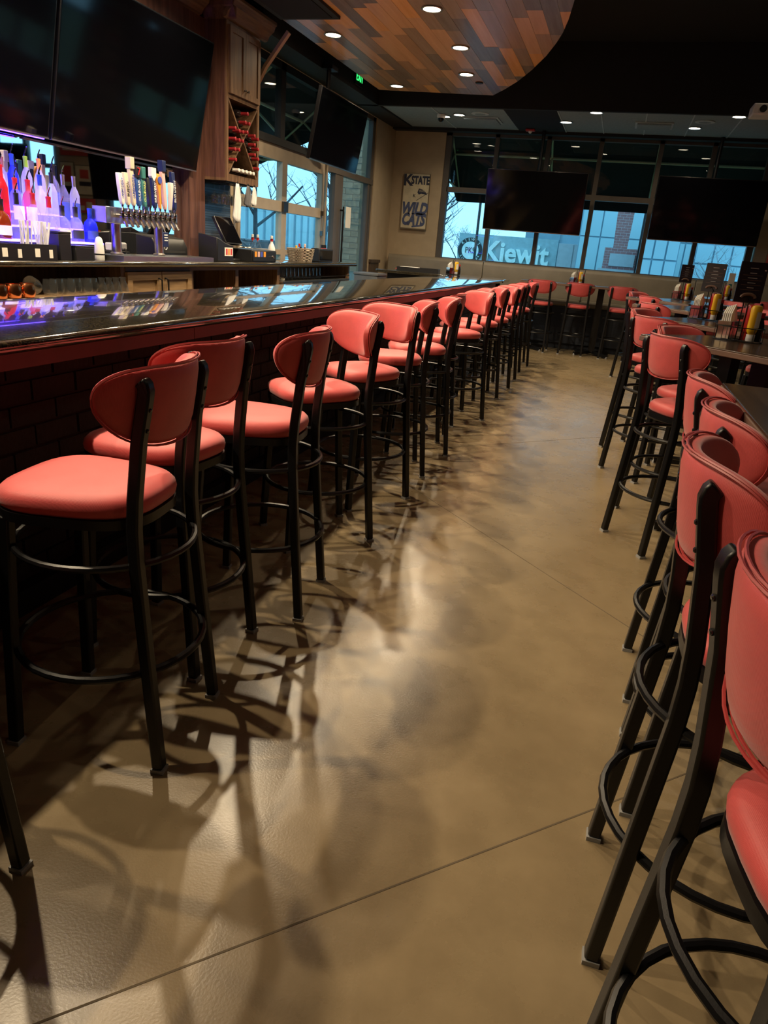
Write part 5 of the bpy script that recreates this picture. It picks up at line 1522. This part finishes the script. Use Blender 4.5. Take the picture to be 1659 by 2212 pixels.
# monument sign across the road
ms = thing('monument_sign', 'grey roadside sign wall with large white lettering and a round emblem outside', 'sign', (-5.0, 32, -0.15))
MB().box(-1.75, -0.2, 0, 2.4, 0.2, 2.33).build('wall', 'sign_grey', ms, smooth=False)
text('Kiewit', 1.12, 'sign_white', ms, (0.72, -0.26, 1.66), FACE_Y, depth=0.05, xs=0.92, bold=0.03)
em = Matrix.Rotation(R(90), 4, 'X')
MB().lathe([(0.52, 0), (0.52, 0.04)], 32).xf(Matrix.Translation((-1.22, -0.20, 1.66)) @ em).build('emblem', 'sign_black', ms)
MB().lathe([(0.36, 0), (0.36, 0.05)], 32).xf(Matrix.Translation((-1.22, -0.20, 1.66)) @ em).build('emblem_field', 'sign_white', ms)
text('PKS', 0.34, 'sign_black', ms, (-1.22, -0.26, 1.66), FACE_Y, depth=0.012, xs=0.8)
def arc_text(s, r, a0, step, size, flip):
    for k, chx in enumerate(s):
        if chx == ' ': continue
        a = R(a0 + step * k)
        me = text_mesh(chx, size, 'sign_white', depth=0.01)
        o = link_mesh('lettering', me, ms, (-1.22 + r * math.cos(a), -0.25, 1.66 + r * math.sin(a)), (R(90), 0, 0))
        ang = a - PI / 2 if not flip else a + PI / 2
        o.rotation_euler = (Matrix.Rotation(-ang, 4, 'Y') @ Matrix.Rotation(R(90), 4, 'X')).to_euler()
arc_text('KIEWIT', 0.44, 140, -20, 0.15, False)
arc_text('SINCE 1884', 0.44, 212, 13, 0.13, True)

# bare trees
def tree_mesh(seed, H, spread, m, nlev=4):
    rt = random.Random(seed)
    mb_t, mb_b = MB(), MB()
    def grow(p, d, L, r, lev):
        n = 3
        pts = [p]; dd = d.copy()
        for k in range(n):
            dd = (dd + Vector((rt.uniform(-1, 1), rt.uniform(-1, 1), rt.uniform(-0.3, 0.6))) * 0.16).normalized()
            pts.append(pts[-1] + dd * L / n)
        (mb_t if lev == 0 else mb_b).tube(pts, r, 6 if lev < 2 else 3, rad=[r * (1 - 0.42 * k / n) for k in range(n + 1)])
        if lev >= nlev: return
        for k in range(rt.choice([3, 3, 4]) if lev else 6):
            q = rt.uniform(0.35, 1.0) if lev else rt.uniform(0.4, 1.0)
            idx = min(n - 1, int(q * n)); base = pts[idx].lerp(pts[idx + 1], q * n - idx)
            az = rt.uniform(0, 2 * PI)
            side = Vector((math.cos(az), math.sin(az), rt.uniform(0.1, 0.7)))
            nd = (dd * (1 - spread) + side.normalized() * spread).normalized()
            grow(base, nd, L * rt.uniform(0.5, 0.72), r * 0.5, lev + 1)
    grow(Vector((0, 0, 0)), Vector((0, 0, 1)), H * 0.5, H * 0.016, 0)
    return mb_t.mesh('trunk', m), mb_b.mesh('branches', m)
kinds = [tree_mesh(11, 9, 0.62, 'bark'), tree_mesh(5, 7, 0.6, 'bark'), tree_mesh(8, 3.6, 0.7, 'bark_pale', 3)]
def tree(x, y, s, k, rz, lab, group='bare trees outside'):
    t = thing('bare_tree', lab, 'tree', (x, y, -0.16), R(rz), group)
    t.scale = (s, s, s)
    link_mesh('trunk', kinds[k][0], t); link_mesh('branches', kinds[k][1], t)
for i, (x, y, s, k, rz) in enumerate([(-9.3, 37, 0.62, 0, 10), (-8.4, 40, 0.55, 1, 70), (-10.4, 41, 0.7, 0, 150), (-7.4, 39, 0.5, 1, 200), (-11.6, 38, 0.6, 1, 15), (-12.6, 44, 0.55, 0, 33)]):
    tree(x, y, s, k, rz, 'bare tree behind the roadside sign, %s of the clump seen through the rear window' % row_n[i])
for i, (x, y, s, k, rz) in enumerate([(-15.5, 27, 1.0, 0, 0), (-19, 37, 1.1, 0, 120), (-17, 42, 1.0, 1, 60), (-26, 45, 1.2, 0, 210), (-30, 36, 1.0, 1, 300), (-23, 58, 1.3, 0, 20), (-17, 50, 1.1, 0, 75)]):
    tree(x, y, s, k, rz, 'bare tree seen through the glazed overhead door, %s from the building' % row_n[i], 'bare trees beyond the left windows')
tree(2.6, 22, 0.8, 2, 0, 'pale leafless tree below the right television outside')
# far buildings
def building(name, label, loc, w, d, h, m, cols, rows, pm, gap=0.05, band=None):
    """front faces local -Y"""
    t = thing(name, label, 'building', loc)
    MB().box(-w / 2, 0, 0, w / 2, d, h).build('wall', m, t, smooth=False)
    cw, chh = w / cols, h / rows
    for i in range(cols):
        for j in range(rows):
            MB().box(-w / 2 + cw * i + gap / 2, -0.05, chh * j + gap / 2, -w / 2 + cw * (i + 1) - gap / 2, 0.0, chh * (j + 1) - gap / 2).build('panel', pm, t, smooth=False)
    return t
building('panel_building', 'pale blue panelled building outside behind the brick sign tower', (0.6, 30, -0.15), 4.6, 4, 5.0, 'building_blue', 6, 4, 'building_panel')
bt = thing('brick_tower', 'brick sign tower with white courses outside between the two rear televisions', 'tower', (0.0, 27, -0.15))
MB().rings([[(a, y, 0) if b == 0 else (a, y, b) for a, b in ((-0.62, 0), (0.55, 0), (0.55, 2.1), (0.1, 2.1), (0.14, 3.6), (-0.42, 3.6), (-0.36, 2.1), (-0.62, 2.1))] for y in (0, 0.6)]).build('shaft', 'brick_far', bt, smooth=False)
MB().box(-0.42, -0.06, 1.52, 0.40, 0.0, 1.92).build('name_plate', 'concrete_ext', bt, smooth=False)
MB().box(-0.75, -0.1, 0.0, 0.7, 0.7, 1.42).build('plinth', 'concrete_ext', bt, smooth=False)
MB().box(0.45, -0.3, 0.0, 0.95, 0.3, 4.2).build('column', 'black_paint', bt, smooth=False)
building('panel_building', 'light panelled wall outside below the right television, left piece', (1.05, 24.5, -0.15), 1.1, 2, 2.4, 'building_blue', 3, 4, 'building_panel')
building('panel_building', 'light panelled wall outside below the right television, right piece', (3.0, 26, -0.15), 1.6, 2, 2.4, 'building_blue', 3, 4, 'building_panel')
building('blue_building', 'large dull blue building outside far behind the right windows', (6.0, 40, -0.15), 22, 6, 6.0, 'building_blue', 12, 4, 'building_blue', 0.12)
building('concrete_wall', 'plain pale wall outside right of the roadside lettering', (-1.9, 31, -0.15), 1.2, 1, 2.2, 'concrete_ext', 2, 1, 'concrete_ext')
bd = thing('glass_building', 'long glass fronted building beyond the trees on the left', 'building', (-38, 60, -0.15), R(90))
MB().box(-40, 0, 0, 40, 8, 4.6).build('wall', 'building_blue', bd, smooth=False)
for k in range(40):
    MB().box(-39.9 + k * 2, -0.1, 0.5, -38.6 + k * 2, 0.0, 4.2).build('glazing', 'building_panel', bd, smooth=False)
# street furniture
lp = thing('street_lamp', 'slim dark lamp post outside the rear window left of the television', 'lamp', (-3.78, 20, -0.15))
MB().tube([(0, 0, 0), (0, 0, 3.5)], 0.035, 8).build('pole', 'sign_black', lp)
MB().tube([(0, 0, 3.5), (-0.25, 0, 3.62), (-0.6, 0, 3.6)], 0.02, 6).build('arm', 'sign_black', lp)
MB().box(-0.8, -0.06, 3.56, -0.55, 0.06, 3.62).build('lamp_head', 'sign_black', lp, bevel=0.015)
cr = thing('parked_car', 'pale parked car seen through the lower glass of the overhead door', 'car', (-12.5, 24.0, -0.11), R(90))
MB().rings([[(x, y, z) for y, z in ((-0.85, 0.25), (0.85, 0.25), (0.88, 0.6), (0.8, h1), (-0.8, h1), (-0.88, 0.6))] for x, h1 in ((-2.1, 0.7), (-2.0, 0.78), (-1.0, 0.85), (1.2, 0.88), (2.0, 0.82), (2.1, 0.65))]).build('body', 'building_panel', cr)
MB().rings([[(x, y, z) for y, z in ((-0.75, 0.84), (0.75, 0.84), (0.62, h1), (-0.62, h1))] for x, h1 in ((-1.05, 0.86), (-0.4, 1.38), (0.8, 1.4), (1.6, 0.88))]).build('cabin', 'screen', cr)
for x in (-1.35, 1.35):
    for y in (-0.82, 0.82):
        MB().cyl((x, y - 0.09, 0.31), (x, y + 0.09, 0.31), 0.31, 16).build('wheel', 'black_plastic', cr)
